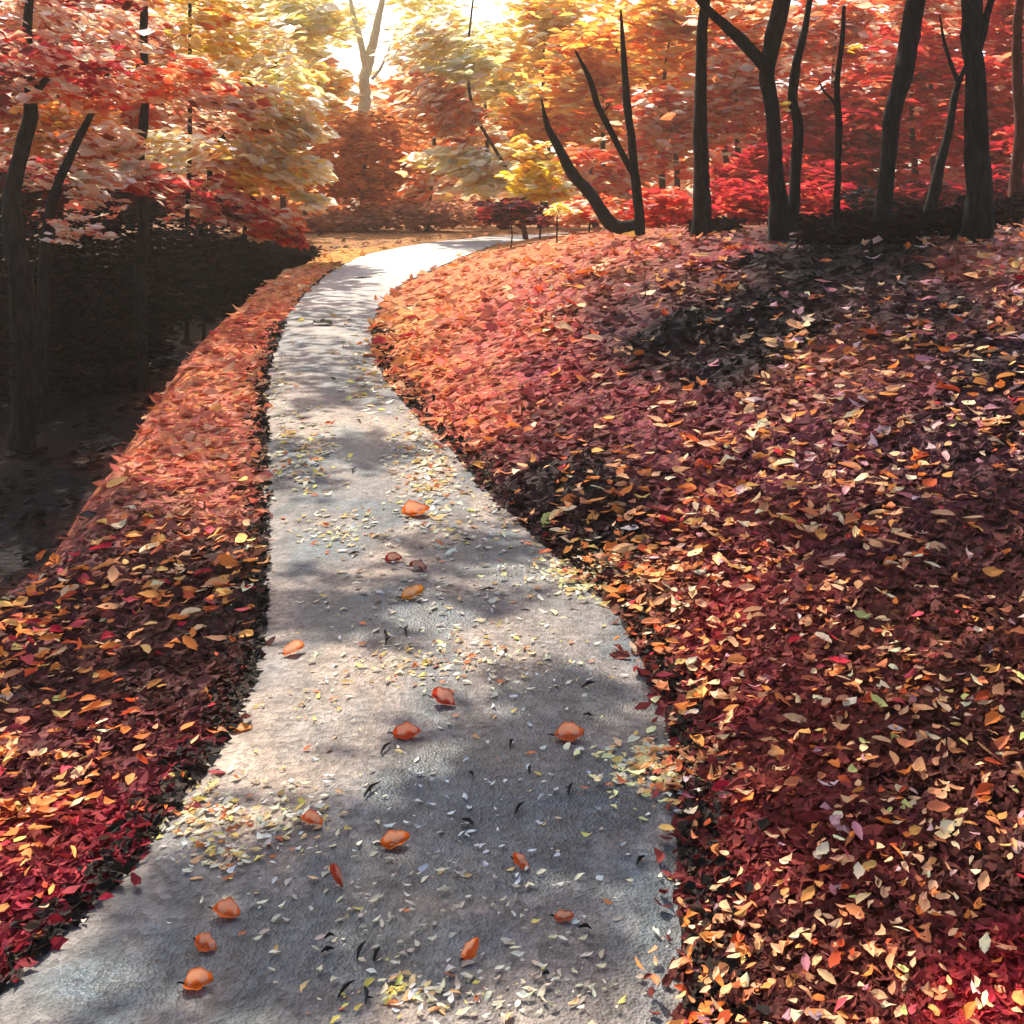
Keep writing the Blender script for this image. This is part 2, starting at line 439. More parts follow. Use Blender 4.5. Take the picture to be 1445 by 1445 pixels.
# crumbled dark soil along both edges of the path
for fn, side, lab in ((pathL, -1, 'crumbling dark soil edge along the left side of the path'), (pathR, 1, 'broad crumbling dark soil edge along the right side of the path')):
    sv, k = [], 9
    rows = np.concatenate([np.linspace(-2, 2, 40), np.geomspace(2.05, 26, 620)])
    for Y in rows:
        q = np.array([Y])
        wd = (0.035 if side < 0 else 0.055 + .045 * float(sstep(4.6, 3.6, Y))) * max(.12, 2.6 * fbm(q * 3.1, q * 0 + side, 81)[0] - .55) * (1.0 + 0.07 * max(Y - 3, 0))
        s = np.linspace(-0.35, 1, k)
        X = fn(Y) + side * s * wd + 0.03 * (fbm(q * 9 + s * 3, q * 0, 83) - .5)
        hgt = 0.014 * np.sin(np.clip((s + .35) / 1.35, 0, 1) * math.pi) * (0.3 + 1.4 * fbm(X * 14, np.full(k, Y) * 14, 85)) * (1 + .03 * Y)
        base = np.where(side * (X - fn(Y)) > 0, height(X, np.full(k, Y)), zpath(Y)) - 0.012
        sv.append(np.stack([X, np.full(k, Y), base + hgt], 1))
    sv = np.concatenate(sv)
    i0 = (np.arange(len(rows) - 1)[:, None] * k + np.arange(k - 1)[None]).ravel()
    f = np.stack([i0, i0 + 1, i0 + k + 1, i0 + k], 1)
    o = link_mesh('soil', sv, f, M_SOIL)
    tag(o, lab, 'soil', kind='structure')

# ------------------------------------------------------------------ leaves
LEAF2 = np.array([[0, -.5, 0], [-.24, -.18, .05], [-.27, .12, .06], [0, .5, -.04], [.27, .12, .06], [.24, -.18, .05]])
LF = np.array([[0, 1, 2, 3], [0, 3, 4, 5]])

LEAF4 = np.array([[0, -.5, .02], [0, .02, 0], [0, .5, .05], [-.2, -.3, .05], [-.28, .0, .07], [-.17, .27, .05], [.2, -.3, .05], [.28, .0, .07], [.17, .27, .05]])
LF4 = np.array([[0, 3, 4, 1], [1, 4, 5, 2], [0, 1, 7, 6], [1, 2, 8, 7]])

def litter_arrays(P, axis, normal, length, width, col):
    """leaves of the litter: bent along the midrib, cupped, uneven"""
    n = len(P)
    a = axis / np.linalg.norm(axis, axis=1, keepdims=True)
    nn = normal - (normal * a).sum(1, keepdims=True) * a
    nn /= np.linalg.norm(nn, axis=1, keepdims=True) + 1e-9
    b = np.cross(a, nn)
    T = np.repeat(LEAF4[None], n, 0) + rng.normal(0, .035, (n, 9, 3))
    T[..., 0] += T[..., 1] ** 2 * rng.normal(0, .5, (n, 1))
    T[..., 2] = T[..., 2] * rng.uniform(-.6, 2.2, (n, 1)) + T[..., 1] ** 2 * rng.normal(.1, .45, (n, 1))
    V = P[:, None, :] + T[..., 0:1] * (b * width[:, None])[:, None, :] * 1.9 + T[..., 1:2] * (a * length[:, None])[:, None, :] + T[..., 2:3] * (nn * length[:, None])[:, None, :]
    F = (np.arange(n)[:, None, None] * 9 + LF4[None]).reshape(-1, 4)
    C = np.repeat(col[:, None, :], 9, 1) * np.array([1.08, 1.12, .95, .9, 1, .9, .85, .95, .88])[None, :, None]
    return V.reshape(-1, 3), F, np.clip(C.reshape(-1, 3), 0, .92)

def leaf_arrays(P, axis, normal, length, width, col):
    """hexagonal folded leaves: P centres, axis = direction of the midrib"""
    n = len(P)
    a = axis / np.linalg.norm(axis, axis=1, keepdims=True)
    nn = normal - (normal * a).sum(1, keepdims=True) * a
    nn /= np.linalg.norm(nn, axis=1, keepdims=True) + 1e-9
    b = np.cross(a, nn)
    T = np.repeat(LEAF2[None], n, 0) * 1.0
    T = T + rng.normal(0, .05, T.shape) * np.array([1, 1, .8])
    V = P[:, None, :] + T[..., 0:1] * (b * width[:, None])[:, None, :] * 1.9 + T[..., 1:2] * (a * length[:, None])[:, None, :] + T[..., 2:3] * (nn * length[:, None])[:, None, :]
    F = (np.arange(n)[:, None, None] * 6 + LF[None]).reshape(-1, 4)
    C = np.repeat(col[:, None, :], 6, 1).reshape(-1, 3)
    return V.reshape(-1, 3), F, C

def pick(pal, n):
    """colours from a palette of (weight, sRGB), each with a little spread"""
    wts = np.array([p[0] for p in pal], float); wts /= wts.sum()
    cs = lin([p[1] for p in pal])
    c = cs[rng.choice(len(pal), n, p=wts)]
    c = c * rng.uniform(.75, 1.2, (n, 1)) * rng.uniform(.93, 1.07, (n, 3))
    return np.clip(c, 0.003, .92)

def spray_points(c, rad, n, per=12, flat=.35):
    k = max(3, n // per)
    d = rng.normal(0, 1, (k, 3)); d /= np.linalg.norm(d, axis=1, keepdims=True)
    cen = d * (rng.uniform(0.05, 1, (k, 1)) ** .5) * np.array(rad)
    cl = rng.integers(0, k, n)
    sz = np.array([np.mean(rad) * .30, np.mean(rad) * .30, np.mean(rad) * .30 * flat])
    return np.array(c) + cen[cl] + rng.normal(0, 1, (n, 3)) * sz * .75

def foliage(sprays, leaf=.30, aspect=.42, slope=0.0):
    """sprays: (centre, radii, count, palette). slope: how the leaf axes run down to the right (+) or left (-)"""
    Vs, Fs, Cs, o = [], [], [], 0
    for sp in sprays:
        c, rad, n, pal = sp[:4]
        lf = sp[4] if len(sp) > 4 else leaf
        sl_ = sp[5] if len(sp) > 5 else slope
        P = spray_points(c, rad, n)
        ang = rng.normal(0, .5, n)
        ax = np.stack([np.cos(ang), np.sin(ang) * .8, -sl_ * np.cos(ang) + rng.normal(0, .22, n)], 1)
        nr_ = rng.normal(0, 1, (n, 3)) * np.array([.5, .7, .6]) + np.array([0, -.35, .75])
        ln = lf * rng.uniform(.55, 1.35, n)
        V, F, C = leaf_arrays(P, ax, nr_, ln, ln * aspect * rng.uniform(.7, 1.2, n), pick(pal, n))
        Vs.append(V); Fs.append(F + o); Cs.append(C); o += len(V)
    return np.concatenate(Vs), np.concatenate(Fs), np.concatenate(Cs)

# ------------------------------------------------------------------ stems
def resample(pts, rad, step):
    pts = np.asarray(pts, float); rad = np.asarray(rad, float)
    n = len(pts); out = []; ro = []
    P = np.vstack([2 * pts[0] - pts[1], pts, 2 * pts[-1] - pts[-2]])
    for i in range(n - 1):
        p0, p1, p2, p3 = P[i:i + 4]
        m = max(2, int(np.linalg.norm(p2 - p1) / step))
        for k in range(m):
            s = k / m
            out.append(.5 * ((2 * p1) + (-p0 + p2) * s + (2 * p0 - 5 * p1 + 4 * p2 - p3) * s * s + (-p0 + 3 * p1 - 3 * p2 + p3) * s ** 3))
            ro.append(rad[i] * (1 - s) + rad[i + 1] * s)
    out.append(pts[-1]); ro.append(rad[-1])
    return np.array(out), np.array(ro)

def tube(pts, rad, seg=11, step=.12, rough=.2, wob=.25, flare=0.0):
    P, R = resample(pts, rad, step)
    n = len(P)
    s = np.arange(n) * step
    sd = rng.uniform(0, 900)
    P = P + np.stack([fbm(s * 1.1 + sd, s * 0, 5) - .5, fbm(s * 1.1 + sd, s * 0 + 9, 6) - .5, s * 0], 1) * (R[:, None] * wob * 4)
    T = np.gradient(P, axis=0); T /= np.linalg.norm(T, axis=1, keepdims=True)
    ref = np.array([0, 1.0, 0]) if abs(T[:, 1]).max() < .9 else np.array([1.0, 0, 0])
    B = np.cross(T, ref); B /= np.linalg.norm(B, axis=1, keepdims=True)
    Nn = np.cross(B, T)
    a = np.linspace(0, 2 * math.pi, seg, endpoint=False)
    ring = 1 + rough * 2 * (fbm(np.cos(a)[None] * 1.4 + sd + s[:, None] * .5, np.sin(a)[None] * 1.4 + s[:, None] * 2.2, 15) - .5) \
        + rough * .8 * (vnoise(a[None] * 3 + sd, s[:, None] * 7, 17) - .5)
    if flare: ring = ring * (1 + flare * np.exp(-s / .35))[:, None] * (1 + .25 * flare * np.exp(-s / .3)[:, None] * np.cos(a * 3 + sd)[None])
    V = P[:, None] + (B[:, None] * np.cos(a)[None, :, None] + Nn[:, None] * np.sin(a)[None, :, None]) * (R[:, None] * ring)[..., None]
    F = []
    for i in range(n - 1):
        for j in range(seg):
            F.append((i * seg + j, i * seg + (j + 1) % seg, (i + 1) * seg + (j + 1) % seg, (i + 1) * seg + j))
    V = V.reshape(-1, 3)
    V = np.vstack([V, P[-1] + T[-1] * R[-1]])
    for j in range(seg):
        q = (n - 1) * seg
        F.append((q + j, q + (j + 1) % seg, len(V) - 1, len(V) - 1))
    return V, np.array(F)

def join(parts):
    Vs, Fs, o = [], [], 0
    for V, F in parts:
        Vs.append(V); Fs.append(F + o); o += len(V)
    V = np.concatenate(Vs); F = np.concatenate(Fs)
    return V, [tuple(f) if f[2] != f[3] else tuple(f[:3]) for f in F]

def stem(px_pts, Y, widths, dy=None, **kw):
    """trunk or limb through frame positions Y metres ahead, widths in frame pixels"""
    dy = dy or [0] * len(px_pts)
    pts = [at(x, y, Y + e) for (x, y), e in zip(px_pts, dy)]
    return tube(pts, [wd / 2 * Y / FPX for wd in widths], **kw)

def stem_to_ground(px_pts, Y, widths, **kw):
    """the first point is pushed on down into the ground"""
    x, y = px_pts[0]
    X = (x - 722.5) / FPX * Y
    gz = float(height(np.array([X]), np.array([float(Y)]))[0])
    pts = [np.array([X, Y, gz - .25])]
    rest = [at(a, b, Y) for a, b in px_pts]
    if rest[0][2] < gz + .15: rest = rest[1:]; widths = [widths[0]] + list(widths[1:])
    else: widths = [widths[0]] + list(widths)
    pts += rest
    return tube(pts, [wd * .44 * Y / FPX for wd in widths], flare=.45, **kw), np.array([X, Y, gz])

def twigs(base_pts, n, ln, r):
    """short bare side limbs starting on the given points"""
    out = []
    for i in range(n):
        b = np.array(base_pts[rng.integers(0, len(base_pts))])
        d = rng.normal(0, 1, 3) * np.array([1, .8, .3]); d[2] = abs(d[2]) * .5 + .55; d /= np.linalg.norm(d)
        l = ln * rng.uniform(.5, 1.2)
        p1 = b + d * l * .5; p2 = b + d * l + np.array([rng.normal(0, .2), rng.normal(0, .2), .15]) * l
        out.append(tube([b, p1, p2], [r, r * .6, r * .2], seg=6, step=.25, wob=.4))
    return out

# palettes (weight, sRGB of the leaf)
CRIMSON = [(3, (214, 76, 74)), (2, (176, 50, 66)), (2, (238, 126, 98)), (4, (250, 192, 160)), (3, (253, 230, 208)), (1, (124, 40, 52))]
SALMON = [(3, (242, 158, 116)), (4, (249, 202, 166)), (4, (253, 232, 208)), (1, (220, 96, 72)), (2, (255, 244, 230)), (1, (160, 82, 66))]
REDOR = [(4, (236, 104, 66)), (3, (244, 152, 98)), (1, (210, 66, 56)), (4, (250, 206, 164)), (2, (255, 236, 214))]
CREAM = [(4, (252, 230, 184)), (4, (255, 242, 214)), (2, (248, 206, 142)), (1, (238, 170, 100)), (1, (250, 214, 100)), (2, (255, 252, 240))]
GOLD = [(4, (250, 206, 104)), (3, (252, 224, 150)), (2, (246, 174, 76)), (3, (255, 240, 200)), (1, (236, 130, 62)), (1, (250, 210, 70))]
PALEGOLD = [(4, (254, 234, 164)), (3, (255, 244, 206)), (2, (250, 214, 124)), (1, (255, 252, 236))]
ORANGE = [(4, (244, 158, 80)), (3, (248, 184, 108)), (2, (236, 120, 58)), (3, (252, 216, 160)), (1, (250, 206, 90)), (1, (255, 234, 204))]
AMBER = [(4, (250, 172, 70)), (3, (252, 196, 96)), (2, (244, 136, 54)), (2, (255, 226, 160)), (1, (236, 100, 44))]
PEACHOR = [(3, (244, 168, 112)), (3, (251, 206, 162)), (2, (236, 130, 74)), (3, (255, 232, 206)), (1, (200, 96, 62))]
RED = [(4, (216, 62, 56)), (3, (232, 90, 64)), (2, (186, 46, 56)), (2, (242, 140, 98)), (1, (250, 190, 160))]
DEEPRED = [(4, (188, 46, 58)), (3, (212, 66, 60)), (2, (150, 36, 50)), (1, (232, 116, 86))]
RUST = [(4, (226, 142, 74)), (3, (214, 126, 68)), (2, (236, 160, 90)), (1, (170, 86, 46)), (1, (226, 146, 84))]
BROWN = [(3, (212, 152, 118)), (3, (196, 130, 100)), (2, (220, 166, 124)), (1, (150, 90, 74))]
YELLOW = [(4, (250, 206, 50)), (3, (252, 224, 110)), (2, (255, 244, 200)), (1, (244, 160, 50))]
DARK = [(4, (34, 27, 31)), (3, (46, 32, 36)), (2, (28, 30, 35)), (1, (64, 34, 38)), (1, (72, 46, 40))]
DARKRED = [(3, (104, 30, 38)), (3, (80, 30, 36)), (2, (140, 40, 44)), (1, (60, 30, 36))]

def cloud(px, py, Y, rx, ry, n, pal, leaf=None, slope=0.0, deep=None):
    """a leafy bough centred on a frame position, radii in frame pixels"""
    k = Y / FPX
    l = leaf * .8 if leaf else 21 * k
    n = int(n * 1.6)
    return (at(px, py, Y), (rx * k, (deep if deep else max(rx, ry) * .8) * k, ry * k), n, pal, l, slope)

def tree(name, label, cat, trunk_parts, loc, sprays, bark=M_BARK, group=None, leafmat=M_LEAF, crown_name='crown', aspect=.38, branches=()):
    t_ = empty(name, loc, label, cat, group)
    if trunk_parts:
        V, F = join(trunk_parts); link_mesh('trunk', V, F, bark, t_)
    for br in branches:
        V, F = join([br]); link_mesh('branch', V, F, bark, t_)
    if sprays:
        V, F, C = foliage(sprays, aspect=aspect)
        link_mesh(crown_name, V, F, leafmat, t_, cols=C, smooth=False)
    return t_

def gpoint(px, Y):
    X = (px - 722.5) / FPX * Y
    return np.array([X, Y, float(height(np.array([X]), np.array([float(Y)]))[0])])

# unseen boughs added above the frame, placed sunward of the ground they shade
SD = np.array(sdir)
def shade(px, py, h, rx, ry, n, pal):
    X, Yv, Z, ok = on_ground([px], [py])
    return (np.array([X[0], Yv[0], Z[0]]) + SD * h / SD[2], (rx, ry, .45), n, pal, .26, 0.0)
def added_limbs(start, sprays):  # limbs added to tie those boughs to visible trunks
    out = []
    for sp in sprays:
        a = np.array(start) + np.array([0, 0, rng.uniform(-1.2, .8)]); c = np.array(sp[0])
        out.append(tube([a, a * .5 + c * .5 + np.array([0, 0, .5]), c, c + (c - a) * .08], [.075, .05, .028, .008], seg=6, step=.35, wob=.4))
    return out

# ------------------------------------------------------------------ the dark trees on the right-hand bank
# T1: clump of thin leaning stems at the crest
Y = 21.0
a_, loc = stem_to_ground([(903, 322), (896, 240), (886, 150), (880, 80), (876, 14)], Y, [17, 14, 13, 10, 3])
b_ = stem([(898, 318), (868, 318), (836, 276), (806, 240), (786, 206), (772, 178), (764, 140)], Y, [20, 20, 17, 16, 13, 9, 2], dy=[0, .1, .2, .2, .2, .2, .2])
c_ = stem([(893, 246), (868, 196), (844, 150), (832, 112), (812, 72)], Y, [8, 9, 9, 8, 3], dy=[0, -.1, -.2, -.3, -.3])
tw_ = twigs([at(880, 90, 21.0), at(884, 140, 21.0), at(838, 130, 20.8), at(790, 210, 21.2), at(848, 160, 20.9)], 7, .55, .012)
tree('sapling', 'bare three-stemmed sapling whose lowest stem curves out over the left of the bank', 'tree', [a_] + tw_, loc, [], branches=(b_, c_))
# T2
Y = 20.0
a_, loc = stem_to_ground([(990, 325), (990, 240), (992, 190), (988, 120), (991, 60), (994, 0), (1000, -150), (990, -330), (1000, -520)], Y, [28, 25, 24, 19, 17, 17, 16, 12, 4])
tree('maple_tree', 'straight dark trunk standing alone between the sapling clump and the forked tree', 'tree', [a_] + twigs([at(996, -150, Y), at(992, -300, Y), at(1000, -430, Y)], 7, 1.8, .05), loc,
     [cloud(980, -330, Y, 190, 120, 700, ORANGE), cloud(930, -90, Y, 110, 60, 320, PEACHOR), cloud(1020, 14, Y + 1.5, 70, 32, 150, PEACHOR), cloud(1010, -520, Y, 170, 100, 450, ORANGE)])
# T3 forked
Y = 18.5
a_, loc = stem_to_ground([(1100, 306), (1094, 240), (1090, 170), (1086, 104), (1096, 50), (1106, 0), (1120, -120), (1140, -320), (1150, -520)], Y, [28, 24, 23, 25, 30, 29, 25, 16, 4])
b_ = stem([(1088, 100), (1070, 82), (1048, 58), (1022, 34), (1000, 14), (975, -20), (930, -80)], Y, [22, 18, 17, 14, 12, 10, 4])
tree('maple_tree', 'dark forked tree with one heavy limb reaching up to the left', 'tree', [a_] + twigs([at(1130, -240, Y), at(1140, -330, Y), at(1110, -60, Y)], 6, 1.8, .05), loc,
     [cloud(1130, -300, Y, 180, 110, 650, PEACHOR), cloud(1040, -90, Y, 100, 60, 260, ORANGE), cloud(1150, -520, Y, 160, 90, 400, ORANGE)], branches=(b_,))
# T4
Y = 19.5
a_, loc = stem_to_ground([(1114, 322), (1124, 250), (1126, 180), (1118, 140), (1124, 90), (1134, 50), (1140, 10), (1160, -150), (1165, -300)], Y, [17, 18, 17, 16, 14, 12, 10, 8, 3])
tree('maple_tree', 'slender crooked dark tree close on the right of the forked tree', 'tree', [a_] + twigs([at(1150, -90, Y), at(1162, -220, Y)], 5, 1.2, .035), loc,
     [cloud(1160, -240, Y, 130, 80, 380, PEACHOR), cloud(1080, 62, Y + 1.2, 44, 22, 90, PEACHOR), cloud(1105, 152, Y - .4, 5, 16, 7, YELLOW, leaf=.2)])
# T5
Y = 17.5
a_, loc = stem_to_ground([(1178, 340), (1181, 260), (1184, 180), (1182, 120), (1188, 60), (1190, 10)], Y, [12, 10, 11, 9, 8, 6])
b_ = stem([(1181, 150), (1172, 138), (1162, 128), (1155, 112)], Y, [5, 4, 3, 1.5])
tree('sapling', 'thin black pole sapling with one small twig low on its left', 'tree', [a_], loc, [cloud(1205, 62, Y + .3, 20, 12, 22, YELLOW, leaf=.2)], branches=(b_,))
# T6
Y = 17.0
a_, loc = stem_to_ground([(1244, 320), (1254, 240), (1262, 170), (1272, 110), (1284, 50), (1296, 0), (1330, -140), (1370, -330), (1390, -560)], Y, [26, 24, 27, 30, 30, 29, 27, 17, 4])
added_boughs = [shade(730, 1120, 8.0, .62, .55, 230, ORANGE), shade(800, 1010, 8.3, .5, .5, 150, ORANGE), shade(560, 1270, 7.6, .7, .42, 200, REDOR), shade(400, 1340, 7.8, .5, .4, 150, ORANGE), shade(700, 1250, 7.4, .45, .3, 110, ORANGE),
      shade(570, 860, 8.4, .8, .5, 230, ORANGE), shade(660, 790, 8.8, .55, .5, 130, REDOR), shade(500, 650, 8.8, .5, 1.0, 220, ORANGE), shade(480, 560, 9.0, .35, .8, 130, ORANGE), shade(850, 740, 8.2, .8, .8, 220, REDOR)]
a_ = [a_] + added_limbs(at(1345, -190, Y), added_boughs)
tree('maple_tree', 'thick dark trunk leaning to the right between the pole sapling and the widest trunk', 'tree', a_ + twigs([at(1340, -190, Y), at(1370, -330, Y), at(1380, -450, Y)], 7, 2.0, .06), loc,
     [cloud(1370, -330, Y, 220, 120, 800, REDOR), cloud(1260, -110, Y, 110, 55, 300, PEACHOR), cloud(1400, -560, Y, 190, 110, 500, ORANGE)] + added_boughs)
# T7
Y = 19.0
a_, loc = stem_to_ground([(1312, 300), (1322, 240), (1336, 190), (1346, 140), (1356, 108), (1380, 60), (1400, 0), (1420, -140)], Y, [19, 16, 14, 11, 9, 8, 7, 3])
b_ = stem([(1352, 118), (1342, 92), (1332, 60), (1326, 20)], Y, [7, 6, 5, 2])
tree('maple_tree', 'slim forked tree leaning towards the left side of the widest trunk', 'tree', [a_], loc, [cloud(1420, -150, Y, 130, 70, 330, RED)], bark=M_BARK, branches=(b_,))
# T8
Y = 16.0
a_, loc = stem_to_ground([(1376, 300), (1378, 230), (1382, 170), (1376, 110), (1370, 60), (1372, 0), (1380, -150), (1400, -350), (1410, -580)], Y, [44, 40, 38, 32, 30, 31, 28, 20, 5])
b_ = stem([(1376, 82), (1388, 46), (1396, 10), (1420, -60), (1470, -150)], Y, [15, 12, 10, 9, 4])
added_boughs = [shade(1010, 460, 8.6, 1.2, 1.4, 620, RED), shade(1170, 390, 8.4, 1.8, 1.6, 800, RED), shade(1290, 470, 7.6, 1.2, 1.1, 260, REDOR), shade(1300, 1040, 7.0, .7, .5, 150, RED), shade(1330, 1230, 6.8, .5, .35, 110, RED), shade(1320, 370, 7.8, 1.0, 1.0, 420, RED), shade(1240, 345, 8.4, 1.4, 1.2, 520, RED), shade(1390, 760, 7.0, .8, .9, 220, RED), shade(1180, 760, 7.4, .6, .6, 110, RED)]
a_ = [a_] + added_limbs(at(1385, -190, Y), added_boughs)
tree('maple_tree', 'widest dark trunk on the bank with a limb rising steeply to the right', 'tree', a_ + twigs([at(1385, -190, Y), at(1400, -350, Y), at(1405, -470, Y)], 7, 2.0, .06), loc,
     [cloud(1430, -370, Y, 240, 130, 900, RED), cloud(1450, -120, Y, 100, 60, 260, REDOR), cloud(1430, -590, Y, 200, 110, 500, REDOR)] + added_boughs, branches=(b_,))
# T9
Y = 22.0
a_, loc = stem_to_ground([(1434, 300), (1436, 220), (1440, 150), (1436, 90), (1440, 0), (1450, -160)], Y, [20, 18, 18, 16, 14, 6])
tree('maple_tree', 'soft reddish trunk at the back, right of the widest trunk', 'tree', [a_], loc, [cloud(1450, -180, Y, 130, 80, 400, RED)], bark=M_BARK_RED)

# ------------------------------------------------------------------ the trees on the left of the path
Y = 16.0
a_, loc = stem_to_ground([(30, 480), (26, 360), (22, 280), (30, 210), (42, 165), (46, 130), (42, 96), (40, 20), (60, -120), (70, -300)], Y, [40, 34, 28, 25, 25, 19, 16, 14, 10, 3])
b_ = stem([(46, 136), (58, 122), (70, 108), (96, 80)], Y, [12, 11, 8, 3])
added_boughs = [shade(170, 840, 7.8, .8, .7, 240, CRIMSON), shade(300, 880, 7.8, .5, .7, 160, SALMON), shade(90, 960, 7.2, .6, .5, 150, CRIMSON), shade(60, 640, 7.5, 1.4, 1.4, 420, CRIMSON), shade(180, 560, 8.0, 1.2, 1.6, 420, CRIMSON), shade(80, 500, 8.0, 1.6, 1.8, 420, CRIMSON), shade(260, 430, 8.4, 1.4, 1.8, 380, SALMON), shade(20, 730, 7.5, 1.2, 1.0, 600, CRIMSON), shade(130, 610, 7.8, 1.5, 1.6, 600, CRIMSON), shade(20, 560, 7.8, 1.6, 2.0, 600, CRIMSON), shade(130, 600, 8.2, 1.1, 1.1, 800, CRIMSON), shade(20, 690, 7.8, 1.0, .9, 700, CRIMSON), shade(245, 490, 8.0, .9, 1.0, 600, CRIMSON)]
a_ = [a_] + added_limbs(at(60, -180, Y), added_boughs)
tree('maple_tree', 'dark trunk at the far left rising out of the hollow with crimson and salmon boughs', 'tree', a_ + twigs([at(50, -40, Y), at(64, -180, Y)], 6, 1.6, .05), loc,
     [cloud(40, 70, Y - .8, 110, 24, 190, CRIMSON, slope=.15), cloud(110, 100, Y - 1, 100, 28, 200, CRIMSON, slope=.2), cloud(20, 20, Y + .6, 70, 30, 120, SALMON, slope=.2),
      cloud(130, 45, Y + .8, 90, 34, 160, SALMON, slope=.3), cloud(40, 130, Y - .9, 34, 16, 40, SALMON, slope=.2), cloud(60, -120, Y, 200, 110, 500, CRIMSON), cloud(60, -320, Y, 200, 110, 500, SALMON),
      cloud(150, 140, Y - .6, 70, 30, 120, REDOR, slope=.25)] + added_boughs, branches=(b_,))
Y = 18.0
a_, loc = stem_to_ground([(62, 420), (70, 310), (82, 262), (98, 222), (112, 190), (124, 168), (150, 110), (170, 40)], Y, [20, 17, 15, 15, 13, 11, 8, 3])
tree('maple_tree', 'slim dark trunk leaning right beside the far left trunk', 'tree', [a_], loc,
     [cloud(90, 160, Y + 1, 60, 34, 140, ORANGE, slope=.2), cloud(140, 200, Y + 1, 60, 36, 160, SALMON, slope=.25), cloud(120, 260, Y + .4, 60, 32, 130, SALMON, slope=.2), cloud(110, 325, Y - .5, 44, 26, 90, SALMON, slope=.15, leaf=.22),
      cloud(60, 250, Y + 1.2, 50, 40, 100, CRIMSON)])
Y = 20.0
a_, loc = stem_to_ground([(198, 480), (200, 330), (199, 230), (204, 180), (206, 120), (203, 60), (202, 0), (210, -150), (220, -300)], Y, [20, 17, 15, 15, 13, 12, 12, 9, 3])
tree('maple_tree', 'upright dark trunk showing in two pieces between salmon boughs above the hollow', 'tree', [a_] + twigs([at(206, -70, Y), at(215, -200, Y)], 5, 1.6, .04), loc,
     [cloud(200, 120, Y - 1, 80, 32, 210, REDOR, slope=.2), cloud(260, 110, Y - .4, 70, 32, 180, REDOR, slope=.25), cloud(150, 30, Y + .6, 80, 34, 170, SALMON, slope=.3), cloud(170, 5, Y - .6, 40, 20, 60, CRIMSON),
      cloud(200, 250, Y - .3, 54, 28, 130, SALMON, slope=.2), cloud(240, 215, Y + .8, 64, 34, 150, CREAM, slope=-.25), cloud(170, 215, Y - .7, 40, 20, 70, SALMON, slope=-.2), cloud(210, -170, Y, 190, 100, 500, ORANGE), cloud(230, 268, Y - .8, 50, 16, 90, CRIMSON, slope=.2)])
Y = 25.0
a_, loc = stem_to_ground([(264, 330), (268, 200), (268, 80), (268, 0), (270, -150)], Y, [7, 7, 6, 6, 2])
tree('sapling', 'thin straight stem under golden boughs left of the rusty thicket', 'tree', [a_], loc,
     [cloud(290, 40, Y, 70, 60, 260, GOLD, slope=.25), cloud(300, 140, Y, 80, 44, 240, SALMON, slope=.25), cloud(340, 60, Y + 1, 80, 60, 320, CREAM, slope=-.2), cloud(280, -110, Y, 150, 80, 400, GOLD)])
Y = 27.0
a_, loc = stem_to_ground([(288, 330), (300, 225), (318, 190), (334, 160), (350, 132), (366, 100), (392, 88)], Y, [9, 8, 7, 8, 8, 6, 2])
b_ = stem([(362, 108), (376, 96), (404, 92)], Y, [4, 4, 1.5])
tree('sapling', 'thin sapling leaning right among cream and peach boughs that droop over the path bend', 'tree', [a_], loc,
     [cloud(330, 170, Y, 70, 26, 240, SALMON, slope=.3), cloud(390, 150, Y - .4, 70, 30, 300, CREAM, slope=.35), cloud(430, 185, Y - .6, 40, 22, 150, CREAM, slope=.4),
      cloud(370, 215, Y - .3, 74, 22, 250, CREAM, slope=.2), cloud(420, 245, Y - .7, 54, 28, 240, CREAM, slope=.3), cloud(445, 285, Y - .8, 30, 16, 90, CREAM, slope=.3), cloud(300, 235, Y, 60, 28, 180, SALMON, slope=.2),
      cloud(350, 262, Y - .5, 60, 26, 200, GOLD, slope=.2), cloud(400, 115, Y + .8, 60, 30, 200, PALEGOLD, slope=.2)], branches=(b_,))
Y = 25.5
loc = gpoint(350, Y)
a_, _ = stem_to_ground([(345, 340), (350, 310), (360, 280)], Y, [8, 6, 3])
tree('shrub', 'crimson shrub drooping over the dark hollow near the path bend', 'shrub', [a_], loc,
     [cloud(330, 300, Y, 66, 22, 260, CRIMSON, slope=.25), cloud(390, 320, Y - .4, 44, 20, 190, REDOR, slope=.3), cloud(290, 278, Y + .4, 60, 24, 190, CRIMSON, slope=.2), cloud(415, 335, Y - .6, 22, 12, 60, RED, slope=.3)])

